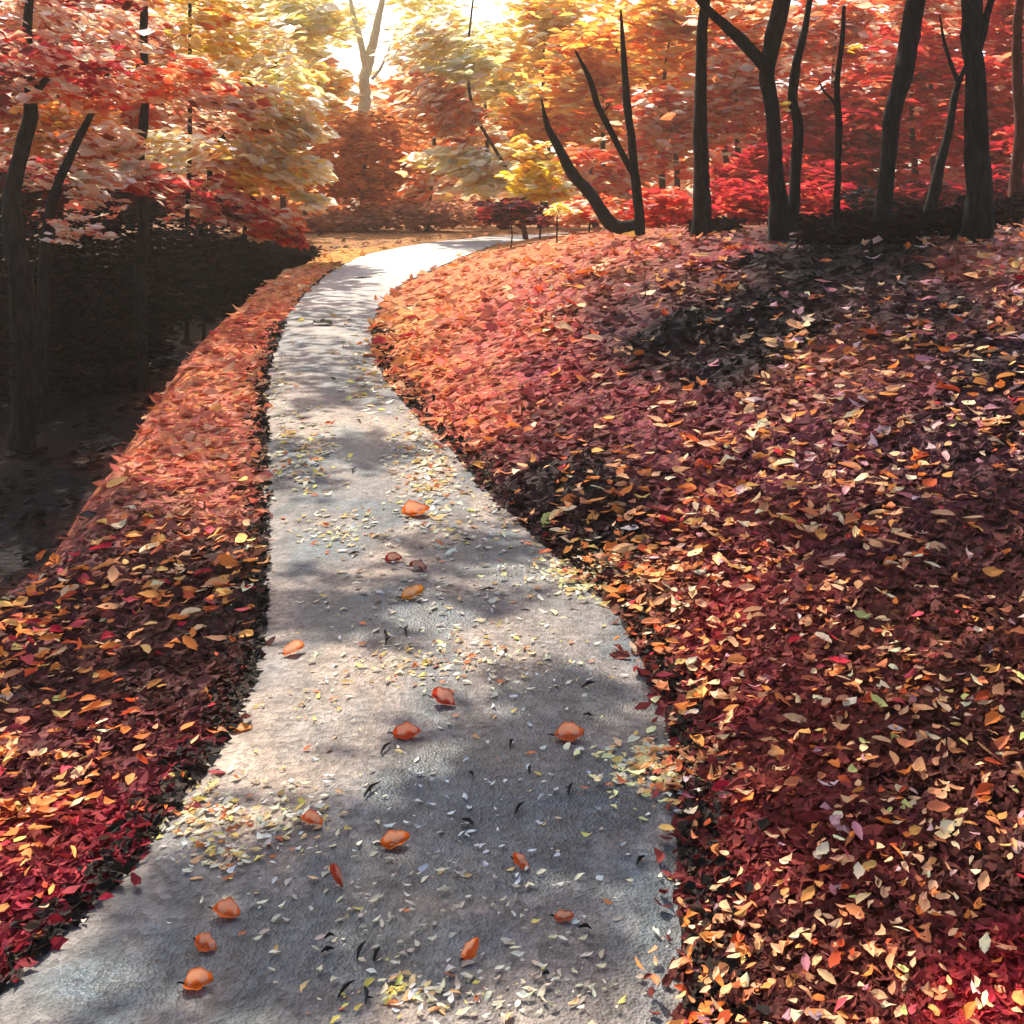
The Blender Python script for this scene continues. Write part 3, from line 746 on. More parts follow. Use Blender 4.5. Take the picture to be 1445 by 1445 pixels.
# dark undergrowth in the hollow
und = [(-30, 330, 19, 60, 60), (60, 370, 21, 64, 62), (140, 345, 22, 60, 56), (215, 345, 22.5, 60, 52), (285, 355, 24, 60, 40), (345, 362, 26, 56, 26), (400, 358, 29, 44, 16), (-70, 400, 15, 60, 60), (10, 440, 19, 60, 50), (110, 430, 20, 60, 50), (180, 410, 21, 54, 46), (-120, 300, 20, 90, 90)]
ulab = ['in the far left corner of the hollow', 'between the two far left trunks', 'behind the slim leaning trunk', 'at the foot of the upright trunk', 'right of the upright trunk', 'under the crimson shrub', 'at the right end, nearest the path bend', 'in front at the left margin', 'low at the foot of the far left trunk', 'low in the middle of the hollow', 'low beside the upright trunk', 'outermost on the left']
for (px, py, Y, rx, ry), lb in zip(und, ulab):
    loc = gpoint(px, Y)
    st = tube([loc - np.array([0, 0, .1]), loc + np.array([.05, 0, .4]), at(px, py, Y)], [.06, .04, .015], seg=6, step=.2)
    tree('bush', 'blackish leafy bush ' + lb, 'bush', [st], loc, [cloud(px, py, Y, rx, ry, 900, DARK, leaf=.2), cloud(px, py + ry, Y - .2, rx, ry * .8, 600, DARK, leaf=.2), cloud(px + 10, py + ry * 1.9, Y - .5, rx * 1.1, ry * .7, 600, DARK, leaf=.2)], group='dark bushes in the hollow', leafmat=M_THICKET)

# ------------------------------------------------------------------ the middle: rusty thicket, pale tree, cream boughs
Y = 40.0
loc = gpoint(515, Y)
st, _ = stem_to_ground([(515, 320), (512, 260), (520, 200)], Y, [10, 8, 3])
tree('thicket', 'dense rust brown thicket at the end of the path bend', 'thicket', [st], loc,
     [cloud(505, 225, Y, 62, 56, 620, RUST, leaf=.42, deep=50), cloud(520, 185, Y + .5, 52, 36, 320, RUST, leaf=.42, deep=40), cloud(530, 270, Y - .4, 74, 34, 420, RUST, leaf=.42, deep=50), cloud(440, 255, Y, 40, 40, 220, RUST, leaf=.42, deep=40), cloud(570, 215, Y + .3, 36, 50, 240, RUST, leaf=.42, deep=40)], group=None)
Y = 39.0
loc = gpoint(600, Y)
st, _ = stem_to_ground([(600, 325), (610, 300)], Y, [8, 3])
tree('bush', 'low dull brown bramble along the far side of the path bend', 'bush', [st], loc,
     [cloud(500, 312, Y, 60, 16, 600, BROWN, leaf=.32), cloud(590, 305, Y, 70, 18, 700, BROWN, leaf=.32), cloud(660, 300, Y + .5, 60, 18, 500, BROWN, leaf=.32), cloud(440, 318, Y - 1, 40, 14, 300, BROWN, leaf=.3)])
Y = 46.0
a_, loc = stem_to_ground([(512, 300), (512, 180), (516, 110), (522, 74), (534, 30), (540, -20), (546, -140)], Y, [20, 20, 18, 16, 11, 9, 3])
b_ = stem([(518, 100), (510, 60), (500, 26), (492, -20)], Y, [11, 9, 7, 4])
c_ = stem([(524, 112), (538, 95), (550, 66)], Y, [5, 4, 2])
tree('birch_tree', 'pale forked tree glowing in the bright gap above the rusty thicket', 'tree', [a_], loc,
     [cloud(470, 20, Y + 2, 70, 40, 160, PALEGOLD), cloud(600, 20, Y + 2, 70, 50, 200, PALEGOLD), cloud(540, -90, Y, 150, 60, 300, PALEGOLD)], bark=M_BIRCH, branches=(b_, c_))
Y = 34.0
a_, loc = stem_to_ground([(742, 330), (720, 250), (670, 160), (660, 80), (670, -20)], Y, [8, 6, 5, 5, 2])
tree('beech_tree', 'cream and pink leaved tree drooping left over the far path end', 'tree', [a_], loc,
     [cloud(620, 150, Y, 54, 40, 300, PEACHOR, slope=-.35), cloud(640, 235, Y - .3, 60, 30, 330, CREAM, slope=-.25), cloud(605, 262, Y - .6, 32, 18, 120, PEACHOR, slope=-.3), cloud(690, 250, Y, 50, 30, 220, CREAM, slope=-.1), cloud(660, 190, Y + .5, 50, 28, 170, PEACHOR, slope=-.3),
      cloud(600, 60, Y + 1, 60, 40, 260, CREAM, slope=-.3), cloud(660, 90, Y, 60, 36, 240, PALEGOLD, slope=-.3)], bark=M_BARK_RED)
Y = 29.0
loc = gpoint(762, Y)
st, _ = stem_to_ground([(762, 330), (764, 290), (760, 250)], Y, [2.4, 2, 1])
tree('shrub', 'bright yellow shrub beside the curved stem of the sapling clump', 'shrub', [st], loc,
     [cloud(760, 248, Y, 40, 24, 150, YELLOW), cloud(770, 275, Y - .3, 40, 18, 110, YELLOW), cloud(745, 215, Y + .3, 34, 20, 80, GOLD)])
Y = 24.0
loc = gpoint(790, Y)
st, _ = stem_to_ground([(786, 326), (786, 306), (790, 294)], Y, [2.4, 2, 1])
tree('shrub', 'small white and yellow tufted plant at the foot of the bank trees', 'shrub', [st], loc, [cloud(790, 298, Y, 26, 9, 70, [(2, (255, 246, 214)), (2, (250, 220, 120)), (1, (250, 206, 60))], leaf=.2), cloud(770, 312, Y, 20, 8, 40, DARKRED, leaf=.2)])
Y = 27.0
for px, py, rx, ry, n, pal, lb in ((720, 300, 46, 20, 260, DARKRED, 'dark crimson bush at the right end of the path bend'), (830, 298, 54, 24, 320, REDOR, 'orange red bush behind the curved stem'),
                                   (930, 296, 60, 34, 420, RED, 'bright red bush between the sapling clump and the lone straight trunk'), (1050, 290, 60, 40, 480, DEEPRED, 'deep red bush left of the forked tree'),
                                   (1150, 290, 60, 34, 420, DEEPRED, 'deep red bush between the crooked tree and the pole sapling'), (1215, 300, 50, 40, 380, DARK, 'dusky bush between the pole sapling and the leaning trunk'),
                                   (1300, 285, 60, 34, 420, DARKRED, 'dark maroon bush right of the leaning trunk'), (1420, 275, 60, 40, 460, DARKRED, 'dark maroon bush behind the widest trunk')):
    loc = gpoint(px, Y)
    st = tube([loc - np.array([0, 0, .1]), loc + np.array([.05, 0, .3]), at(px, py, Y)], [.022, .018, .01], seg=6, step=.2)
    tree('bush', lb, 'bush', [st], loc, [cloud(px, py, Y, rx, ry, n, pal, leaf=.36)])

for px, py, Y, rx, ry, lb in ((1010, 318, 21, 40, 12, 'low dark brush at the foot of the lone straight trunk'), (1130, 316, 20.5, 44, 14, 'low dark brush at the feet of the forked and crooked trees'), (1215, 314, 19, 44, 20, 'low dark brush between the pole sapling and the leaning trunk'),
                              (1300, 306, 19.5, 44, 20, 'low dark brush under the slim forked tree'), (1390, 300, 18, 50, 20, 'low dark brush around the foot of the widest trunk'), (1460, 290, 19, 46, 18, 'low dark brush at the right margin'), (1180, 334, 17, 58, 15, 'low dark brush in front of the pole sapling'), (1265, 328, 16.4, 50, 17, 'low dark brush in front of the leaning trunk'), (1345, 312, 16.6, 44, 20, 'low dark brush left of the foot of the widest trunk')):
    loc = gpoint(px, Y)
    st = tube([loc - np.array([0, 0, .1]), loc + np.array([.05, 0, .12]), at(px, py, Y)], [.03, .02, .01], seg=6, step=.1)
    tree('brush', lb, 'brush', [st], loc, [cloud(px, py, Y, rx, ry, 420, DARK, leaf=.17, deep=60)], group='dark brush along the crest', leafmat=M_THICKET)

# ------------------------------------------------------------------ the wood behind: rows of trees
far = [  # column, distance, crown centre row, radii, palette, label
    (690, 50, 110, 90, 90, PALEGOLD, 'golden tree right of the bright gap'), (770, 46, 60, 80, 90, GOLD, 'amber yellow tree behind the bare sapling tips'), (760, 44, 190, 80, 60, AMBER, 'orange tree low behind the bare saplings'),
    (860, 42, 120, 90, 100, AMBER, 'bright orange tree behind the three-stemmed sapling'), (850, 38, 250, 80, 44, REDOR, 'low orange red tree behind the sapling clump'), (940, 40, 60, 80, 80, AMBER, 'peach orange tree left of the lone straight trunk'),
    (950, 38, 190, 80, 70, REDOR, 'red orange tree behind the lone straight trunk'), (1045, 38, 140, 70, 90, REDOR, 'red orange tree behind the heavy left limb'), (1040, 40, 30, 90, 60, PEACHOR, 'peach leaved tree over the fork'),
    (1150, 37, 190, 80, 80, RED, 'red tree behind the crooked tree'), (1170, 39, 60, 90, 70, REDOR, 'flame coloured tree above the pole sapling'), (1230, 35, 220, 70, 70, DEEPRED, 'deep red tree behind the pole sapling'),
    (1300, 36, 130, 90, 100, RED, 'scarlet tree right of the leaning trunk'), (1320, 38, 20, 90, 60, REDOR, 'flame red tree high above the slim forked tree'), (1400, 34, 180, 80, 100, RED, 'scarlet tree behind the widest trunk'),
    (1460, 36, 60, 80, 110, RED, 'scarlet tree in the upper right corner'), (1460, 30, 230, 60, 60, DEEPRED, 'deep red tree at the right margin'), (1090, 33, 250, 80, 50, DEEPRED, 'crimson tree low behind the forked tree'),
    (400, 44, 40, 90, 70, PALEGOLD, 'pale gold tree left of the bright gap'), (300, 40, 90, 80, 90, GOLD, 'golden tree behind the thin straight stem'), (330, 38, 210, 80, 60, ORANGE, 'orange tree low behind the leaning sapling'),
    (200, 34, 60, 90, 80, PEACHOR, 'peach tree behind the upright trunk'), (210, 32, 190, 80, 60, REDOR, 'red orange tree behind the salmon boughs'), (80, 30, 60, 100, 90, SALMON, 'salmon tree behind the far left trunk'),
    (90, 28, 200, 90, 60, ORANGE, 'orange tree low behind the slim leaning trunk'), (-40, 28, 120, 100, 130, CRIMSON, 'crimson tree at the left margin'), (30, 27, 280, 90, 50, DARKRED, 'dull red tree low behind the dark bushes'),
    (200, 30, 270, 90, 40, DARKRED, 'dull red tree low behind the upright trunk'), (600, 48, 150, 70, 60, PEACHOR, 'dusty peach tree behind the drooping cream boughs'), (430, 45, 150, 60, 60, GOLD, 'golden tree left of the rusty thicket'),
]
for px, Y, py, rx, ry, pal, lb in far:
    loc = gpoint(px, Y)
    top = at(px + rng.uniform(-15, 15), py - ry * .6, Y)
    r = .13
    st = tube([loc - np.array([0, 0, .2]), loc * .5 + top * .5 + np.array([rng.normal(0, .25), 0, 0]), top], [r, r * .75, r * .2], seg=7, step=.4)
    n = int(rx * ry / 13.0)
    tree('maple_tree', lb, 'tree', [st], loc, [cloud(px, py, Y, rx, ry, n, pal, deep=45), cloud(px + rng.uniform(-30, 30), py - ry * .4, Y, rx * .6, ry * .6, n // 3, pal)], group='trees of the wood behind', bark=M_BARK_RED)

# the far wood closes the view: one leafy mass too distant to count
def far_wood():
    Vs = []
    n = 17000
    bx = rng.uniform(-420, 1860, n)
    by = rng.uniform(-40, 330, n)
    Yf = rng.uniform(64, 74, n)
    gap = np.exp(-((bx - 530) / 100) ** 2 - ((by - 30) / 100) ** 2) + 0.75 * np.exp(-((bx - 720) / 130) ** 2 - ((by - 10) / 80) ** 2)
    cl = fbm(bx / 45, by / 30, 91)
    keep = (rng.random(n) > gap * 1.3) & (cl > .33 + .12 * (by < 30))
    bx, by, Yf = bx[keep], by[keep], Yf[keep]; n = len(bx)
    P = np.stack([(bx - 722.5) / FPX * Yf, Yf, EYE + (HOR - by) / FPX * Yf], 1)
    gz = height(P[:, 0], P[:, 1]); P[:, 2] = np.maximum(P[:, 2], gz + .2)
    anchors = [(-300, 100, CRIMSON), (-100, 200, SALMON), (100, 60, SALMON), (150, 220, REDOR), (260, 60, GOLD), (320, 220, ORANGE), (420, 60, PALEGOLD), (430, 200, RUST), (520, 30, PALEGOLD), (520, 220, RUST), (620, 80, PALEGOLD),
               (620, 240, PEACHOR), (720, 60, PALEGOLD), (740, 200, GOLD), (840, 80, AMBER), (850, 240, ORANGE), (960, 60, AMBER), (960, 220, REDOR), (1080, 60, REDOR), (1080, 220, RED), (1220, 80, REDOR), (1220, 230, DEEPRED), (1380, 60, RED), (1400, 230, DEEPRED), (1650, 120, RED)]
    A = np.array([(a, b) for a, b, c in anchors], float)
    q = np.stack([bx + rng.normal(0, 40, n), by + rng.normal(0, 30, n)], 1)
    k = ((q[:, None] - A[None]) ** 2).sum(2).argmin(1)
    C = np.zeros((n, 3))
    for i, a in enumerate(anchors):
        s = k == i
        if s.any(): C[s] = pick(a[2], int(s.sum()))
    ang = rng.normal(0, .5, n)
    ax = np.stack([np.cos(ang), np.sin(ang), rng.normal(0, .25, n)], 1)
    nr_ = rng.normal(0, 1, (n, 3)) * .6 + np.array([0, -.5, .5])
    ln = rng.uniform(.8, 1.7, n)
    V, F, C = leaf_arrays(P, ax, nr_, ln, ln * .5, C)
    o = link_mesh('far_woodland', V, F, M_LEAF, cols=C, smooth=False)
    tag(o, 'distant autumn woodland glowing yellow in the middle and red to the right', 'woodland', kind='stuff')
far_wood()

# ------------------------------------------------------------------ leaf litter on the banks
L_PEACH = [(4, (246, 190, 142)), (3, (240, 168, 118)), (2, (250, 218, 176)), (2, (222, 134, 88))]
L_ORANGE = [(4, (232, 132, 62)), (3, (236, 160, 88)), (2, (214, 92, 52)), (1, (240, 190, 110))]
L_PINK = [(3, (212, 164, 164)), (2, (194, 134, 140)), (2, (228, 196, 192)), (1, (176, 104, 112))]
L_LIME = [(1, (216, 216, 130))]
L_CRIM = [(1, (190, 40, 58)), (1, (206, 78, 88))]

def litter_mix(px, py):
    """which leaves lie where (by bank and distance)"""
    n = len(px); out = np.zeros((n, 3)); u = rng.random(n)
    right = px > 700
    for side in (0, 1):
        s = right == bool(side)
        m = int(s.sum())
        if not m: continue
        uu = u[s]; c = np.zeros((m, 3))
        if side:
            far_ = np.clip((760 - py[s]) / 300, 0, 1)
            pk = .05 + .30 * far_ * np.clip((px[s] - 900) / 300, 0, 1)
            lm = np.where((px[s] > 1200) & (py[s] > 950), .03, 0.004)
            sel = [uu < pk, (uu >= pk) & (uu < pk + lm), (uu >= pk + lm) & (uu < pk + lm + .03)]
            c[:] = pick(L_PEACH, m)
            om = rng.random(m) < np.where(px[s] < 1000, .42, .3); c[om] = pick(L_ORANGE, int(om.sum()))
            for k_, pl in zip(sel, (L_PINK, L_LIME, L_CRIM)):
                if k_.any(): c[k_] = pick(pl, int(k_.sum()))
        else:
            c[:] = pick(L_ORANGE, m)
            a1 = uu < .22; c[a1] = pick(L_PEACH, int(a1.sum()))
            a2 = (uu > .88); c[a2] = pick(L_CRIM, int(a2.sum()))
            a3 = (uu > .83) & (uu <= .84); c[a3] = pick(L_LIME, int(a3.sum()))
        out[s] = c
    return out

def ground_scatter(n, size, spread, pal=None, dens=None, tilt=.35, xr=(-650, 2250), yr=(318, 1620), lift=.02, colour_from_ground=False, aspect=.42):
    # evenly over the view from the path, thinning with distance
    px = rng.uniform(*xr, n); py = yr[0] + (yr[1] - yr[0]) * rng.uniform(0, 1, n)
    X, Yv, Z, ok = on_ground(px, py)
    e = (np.abs(rng.normal(0, .026, n)) * (1 + .08 * Yv) + .10 * (rng.random(n) < .05)) * (rng.random(n) < .6) - .02
    pin = (X > pathL(Yv)) & (X < pathR(Yv))
    Z = np.where(pin, path_z(X, Yv), Z)
    ok &= ~((X > pathL(Yv) + e) & (X < pathR(Yv) - e))
    if dens is not None: ok &= rng.random(n) < dens(px, py, X, Yv)
    px, py, X, Yv, Z = px[ok], py[ok], X[ok], Yv[ok], Z[ok]; n = len(X)
    ang = rng.uniform(0, 2 * math.pi, n)
    diag = rng.random(n) < .45; ang[diag] = rng.normal(.75, .35, int(diag.sum()))
    tl = rng.normal(0, tilt, (n, 2))
    ax = np.stack([np.cos(ang), np.sin(ang), tl[:, 0] * .7], 1)
    nr_ = np.stack([rng.normal(0, tilt, n), rng.normal(-.1, tilt, n), np.ones(n)], 1)
    ln = size * np.clip(Yv / 5.5, .55, 3.0) ** spread * rng.uniform(.55, 1.35, n)
    P = np.stack([X, Yv, Z + lift * (1 + .04 * Yv) * rng.uniform(.6, 1.6, n)], 1)
    if colour_from_ground:
        C = litter_colour(X, Yv) * rng.uniform(.65, 2.0, (n, 1)) * rng.uniform(.85, 1.15, (n, 3)) + .004
    else:
        C = pick(pal, n) if pal is not None else litter_mix(px, py)
    return P, ax, nr_, ln, ln * aspect * rng.uniform(.55, 1.5, n), C, px, py

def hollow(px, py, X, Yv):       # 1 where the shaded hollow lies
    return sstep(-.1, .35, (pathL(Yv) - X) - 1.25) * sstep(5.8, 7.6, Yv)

# under-layer: small dark curled leaves of the colour of the mat they make
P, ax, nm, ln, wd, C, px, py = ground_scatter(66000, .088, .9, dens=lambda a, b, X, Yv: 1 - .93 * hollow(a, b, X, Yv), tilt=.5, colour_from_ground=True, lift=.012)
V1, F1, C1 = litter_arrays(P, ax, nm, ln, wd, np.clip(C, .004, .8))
# upper layer: the pale and orange leaves that stand out
def top_dens(px, py, X, Yv):
    clump = sstep(.36, .60, fbm(X * 1.3 * (6 / (Yv + 2)) ** .5, Yv * 1.0 * (6 / (Yv + 2)) ** .5, 101))
    d = .25 + .75 * clump
    r = px > 600
    strip = (px < 420) & (py < 720)
    crimson_edge = (px < 420) & (pathL(Yv) - X < .28 + .05 * (Yv - 3)) & (Yv < 5.2)
    smooth_orange = r & (X - pathR(Yv) < 1.2 + .05 * Yv) & (Yv > 11)
    lower_right = r & (py > 1000) & (px > 1050)
    d = np.where(strip, .12, d); d = np.where(smooth_orange, .12, d); d = np.where(crimson_edge, .15, d)
    d = np.where(lower_right, d * .55, d)
    d = np.where(r & (py < 410) & (px > 1050) & (px < 1270), .1, d)
    return d * (1 - .97 * hollow(px, py, X, Yv))
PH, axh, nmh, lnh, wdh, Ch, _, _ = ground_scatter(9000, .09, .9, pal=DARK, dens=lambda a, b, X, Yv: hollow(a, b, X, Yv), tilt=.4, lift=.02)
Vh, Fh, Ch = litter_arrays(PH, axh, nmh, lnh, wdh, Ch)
T = ground_scatter(21500, .084, 1.0, dens=top_dens, tilt=.3, lift=.03)
P, ax, nm, ln, wd, C, px, py = T
near = np.argsort(-(ln / P[:, 1]) * ((px > 20) & (px < 1425) & (py < 1420) & (py > 350)))[:230]
rest = np.ones(len(P), bool); rest[near] = False
V2, F2, C2 = litter_arrays(P[rest], ax[rest], nm[rest], ln[rest], wd[rest], C[rest])
lit = link_mesh('leaf_litter', np.concatenate([V1, V2, Vh]), np.concatenate([F1, F2 + len(V1), Fh + len(V1) + len(V2)]), M_LITTER, cols=np.concatenate([C1, C2, Ch]), smooth=False)
tag(lit, 'thick litter of small fallen leaves covering both banks beside the path', 'leaf litter', kind='stuff')

# the leaves that show largest: each one its own
def blade_grid(nu=5, nv=9):
    g = []
    for j in range(nv):
        v = j / (nv - 1)
        wv = (math.sin(math.pi * min(1, v * .94 + .03)) ** .75) * (1 - .25 * v)
        for i in range(nu): g.append((-1 + 2 * i / (nu - 1), v - .5, wv))
    f = [(j * nu + i, j * nu + i + 1, (j + 1) * nu + i + 1, (j + 1) * nu + i) for j in range(nv - 1) for i in range(nu - 1)]
    return np.array(g), np.array(f)
BG, BF = blade_grid()
PG, PF = blade_grid(11, 17)
def curled_leaf(length, width, curl, cup, twist, seed, G=None, lobes=.12, fq=19):
    r = np.random.default_rng(seed)
    G = BG if G is None else G
    a, v, wv = G[:, 0], G[:, 1], G[:, 2]
    wav = 1 + lobes * np.sin(v * fq + r.uniform(0, 6) + .8 * np.sign(a)) * np.abs(a)
    x = a * wv * width * .5 * wav + r.normal(0, .004, len(a)) * width
    y = v * length
    z = cup * np.abs(a) ** 1.6 * wv * width + curl * (v ** 2) * length * 2 + twist * a * v * width + r.normal(0, .012, len(a)) * width
    return np.stack([x, y, z], 1)

meshes = []
for k in range(10):
    r = np.random.default_rng(200 + k)
    meshes.append(curled_leaf(1, r.uniform(.38, .62), r.uniform(-.1, .22), r.uniform(.05, .35), r.uniform(-.4, .4), 300 + k))
def leaf_name(c, pxv):
    h, l = c, c.mean()
    side = 'right' if pxv > 600 else 'left'
    r_, g_, b_ = c
    if g_ > .5 * 1 and b_ < .35 and g_ > .85 * r_: k_ = 'yellow green'
    elif b_ > .72 * g_ and g_ > .2: k_ = 'dusty pink'
    elif b_ > .72 * g_: k_ = 'crimson'
    elif b_ > .42 * g_ and g_ > .3: k_ = 'pale peach'
    else: k_ = 'orange'
    return k_, side
for i, q in enumerate(near):
    k_, side = leaf_name(C[q], px[q])
    Vb = meshes[i % 10] * ln[q] * 1.05
    a = ax[q] / np.linalg.norm(ax[q]); n_ = nm[q] - (nm[q] @ a) * a; n_ /= np.linalg.norm(n_); b = np.cross(a, n_)
    V = P[q] + Vb[:, :1] * b + Vb[:, 1:2] * a + Vb[:, 2:] * n_
    o = link_mesh('fallen_leaf', V, BF, M_LITTER, cols=np.repeat(C[q][None], len(V), 0), origin=P[q])
    tag(o, f'large {k_} fallen leaf lying in the litter of the {side} bank', 'leaf', f'large {k_} leaves on the {side} bank')

# pale leaf heaps imitating sun patches, and pale flecks massed as dappled sun
FLECK = [(3, (248, 230, 194)), (2, (255, 244, 220)), (2, (236, 196, 140)), (1, (244, 216, 120)), (1, (214, 126, 80))]
def patch(cx, cy, rx, ry, n, pal, size, lift=.012, rot=0.0, on_path=True, aspect=.4, tilt=.25):
    g = rng.normal(0, .5, (n, 2)); c, s = math.cos(rot), math.sin(rot)
    px_ = cx + (g[:, 0] * c - g[:, 1] * s) * rx; py_ = cy + (g[:, 0] * s + g[:, 1] * c) * ry
    X, Yv, Z, ok = on_ground(px_, py_)
    pz = path_z(X, Yv); ins = (X > pathL(Yv)) & (X < pathR(Yv))
    Z = np.where(ins, pz, Z)
    keep = ((X > pathL(Yv)) & (X < pathR(Yv))) | (not on_path)
    X, Yv, Z = X[keep], Yv[keep], Z[keep]; n = len(X)
    ang = rng.normal(.5, .7, n)
    ax_ = np.stack([np.cos(ang), np.sin(ang), rng.normal(0, tilt, n)], 1); nn = np.stack([rng.normal(0, tilt, n), rng.normal(-.1, tilt, n), np.ones(n)], 1)
    l = size * (1 + .09 * np.maximum(Yv - 4, 0)) * rng.uniform(.35, 1.7, n)
    return litter_arrays(np.stack([X, Yv, Z + lift * rng.uniform(.4, 1.6, n)], 1), ax_, nn, l, l * aspect, pick(pal, n))
def merge(L):
    o = 0; V, F, C = [], [], []
    for a, b, c in L: V.append(a); F.append(b + o); C.append(c); o += len(a)
    return np.concatenate(V), np.concatenate(F), np.concatenate(C)
H = [(850, 815, 84, 40, 260, 'heap of pale peach leaves imitating a sun patch on the right path edge halfway up'), (940, 1095, 90, 46, 200, 'near heap of pale yellow leaves imitating a sun patch on the right path edge')]
for cx, cy, rx, ry, n, lb in H:
    V, F, C = merge([patch(cx - rx * .25, cy, rx, ry, n, [(3, (250, 236, 170)), (2, (255, 244, 214)), (2, (240, 190, 120))], .042, lift=.014, on_path=False, tilt=.16), patch(cx + rx * .45, cy - 6, rx, ry, n, [(3, (240, 170, 110)), (2, (232, 130, 80)), (2, (246, 206, 160)), (1, (206, 110, 90))], .048, lift=.02, on_path=False, tilt=.2)])
    o = link_mesh('sun_patch_leaves', V, F, M_LITTER, cols=C, smooth=False, origin=V.mean(0))
    tag(o, lb, 'leaf heap', kind='stuff')
F_ = [patch(330, 1165, 130, 60, 300, FLECK, .032, .008, -.3), patch(310, 1220, 60, 26, 70, FLECK, .03, .008), patch(660, 940, 170, 46, 300, FLECK, .03, .008, -.35), patch(600, 1420, 150, 40, 110, FLECK, .026, .008),
      patch(480, 755, 80, 34, 110, FLECK, .035, .008), patch(430, 655, 56, 50, 130, FLECK, .04, .008), patch(590, 650, 46, 90, 260, FLECK, .04, .008, -.5), patch(700, 730, 90, 60, 150, FLECK, .034, .008, .3), patch(520, 545, 34, 60, 120, FLECK, .045, .008, -.4),
      patch(400, 545, 20, 70, 60, FLECK, .045, .008), patch(700, 1150, 220, 150, 90, [(2, (220, 226, 226)), (1, (240, 240, 232))], .028, .008), patch(640, 830, 170, 70, 150, [(2, (214, 206, 190)), (1, (176, 166, 152))], .035, .008), patch(560, 1300, 260, 90, 130, [(2, (206, 196, 176)), (1, (236, 226, 200))], .026, .008),
      patch(440, 1000, 70, 40, 40, FLECK, .026, .008), patch(780, 1400, 160, 60, 70, [(2, (214, 200, 172)), (1, (236, 226, 200))], .026, .008)]
F_ += [patch(620, 1100, 520, 520, 260, FLECK, .026, .008), patch(560, 700, 300, 260, 240, FLECK, .032, .008), patch(620, 670, 40, 110, 220, FLECK, .045, .01, -.6), patch(420, 640, 60, 60, 130, FLECK, .045, .01), patch(520, 510, 60, 60, 90, FLECK, .05, .01)]
V, F, C = merge(F_)
o = link_mesh('sun_fleck_leaf_fragments', V, F, M_LITTER, cols=C, smooth=False)
tag(o, 'pale leaf fragments and flecks on the grey path, massed to imitate dappled sun', 'leaf fragments', kind='stuff')

# crumbs of dark soil along the edges
E = []
for side, fn in ((-1, pathL), (1, pathR)):
    n = 1500
    Yv = np.exp(rng.uniform(math.log(2.6), math.log(17), n)); X = fn(Yv) + side * (np.abs(rng.normal(0, .07, n)) - .03 + (.05 if side > 0 else 0)) * (1 + .05 * Yv)
    Z = np.where((X > pathL(Yv)) & (X < pathR(Yv)), zpath(Yv) + .012, height(X, Yv) + .015)
    ax_ = rng.normal(0, 1, (n, 3)) * np.array([1, 1, .4]); nn = rng.normal(0, .5, (n, 3)) + np.array([0, 0, 1])
    l = .035 * rng.uniform(.5, 1.5, n) * (1 + .08 * Yv)
    E.append(leaf_arrays(np.stack([X, Yv, Z + .012], 1), ax_, nn, l, l * .6, pick([(3, (34, 28, 26)), (2, (52, 42, 36)), (1, (84, 66, 54)), (1, (26, 24, 24))], n)))
V, F, C = merge(E)
o = link_mesh('crumbled_soil_debris', V, F, M_LITTER, cols=C, smooth=False)
tag(o, 'dark crumbs of soil and rotted leaf along both edges of the path', 'soil debris', kind='stuff')

# ------------------------------------------------------------------ the curled orange leaves on the path, one by one
PATH_LEAVES = [
    (587, 728, 42, (236, 116, 46), .2, 'orange curled leaf farthest up the path, alone on the grey gravel'),
    (582, 845, 36, (228, 146, 66), .5, 'amber curled leaf just below the two small crimson leaves'),
    (415, 922, 34, (232, 136, 100), .6, 'pale salmon curled leaf near the left edge of the path'),
    (626, 996, 40, (190, 70, 64), -.5, 'dull red curled leaf on the pale flecks in the middle of the path'),
    (575, 1042, 42, (226, 92, 56), .1, 'red orange curled leaf on bare gravel below the dull red leaf'),
    (803, 1044, 44, (224, 118, 84), .1, 'bleached orange curled leaf at the right edge of the blue grey patch'),
    (440, 1168, 36, (232, 110, 62), -.3, 'orange curled leaf beside the cream flecks on the left of the path'),
    (558, 1200, 44, (240, 114, 44), .3, 'bright orange curled leaf left of the blue grey patch'),
    (735, 1232, 30, (230, 104, 54), -.7, 'small orange leaf tipped up in the middle of the blue grey patch'),
    (477, 1252, 36, (196, 84, 74), -1.0, 'brick red leaf rolled into a tube'),
    (320, 1296, 44, (236, 118, 74), -.2, 'upper of three orange leaves at the lower left of the path'),
    (291, 1342, 36, (228, 112, 70), -.4, 'middle one of three orange leaves at the lower left of the path'),
    (280, 1398, 44, (240, 120, 48), .25, 'lowest of three orange leaves at the lower left of the path'),
    (664, 1361, 36, (240, 116, 70), .9, 'orange leaf standing on edge near the bottom of the path'),
    (796, 1306, 30, (196, 104, 84), .1, 'faded terracotta leaf beside a black leaf scrap at the lower right of the path'),
    (556, 792, 26, (150, 40, 48), .1, 'left one of two small crimson leaves on the path'),
    (590, 804, 28, (130, 44, 56), -.3, 'right one of two small crimson leaves on the path'),
    (340, 1028, 34, (226, 140, 62), .1, 'flat amber leaf on the left rim of the path'),
    (455, 455, 30, (70, 72, 76), -.2, 'dark grey leaf on the bright bend of the path'),
    (248, 1096, 34, (216, 206, 96), .5, 'pale yellow leaf at the left rim of the path'),
    (375, 725, 26, (190, 80, 70), -.4, 'small red leaf at the left rim far up the path'),
]
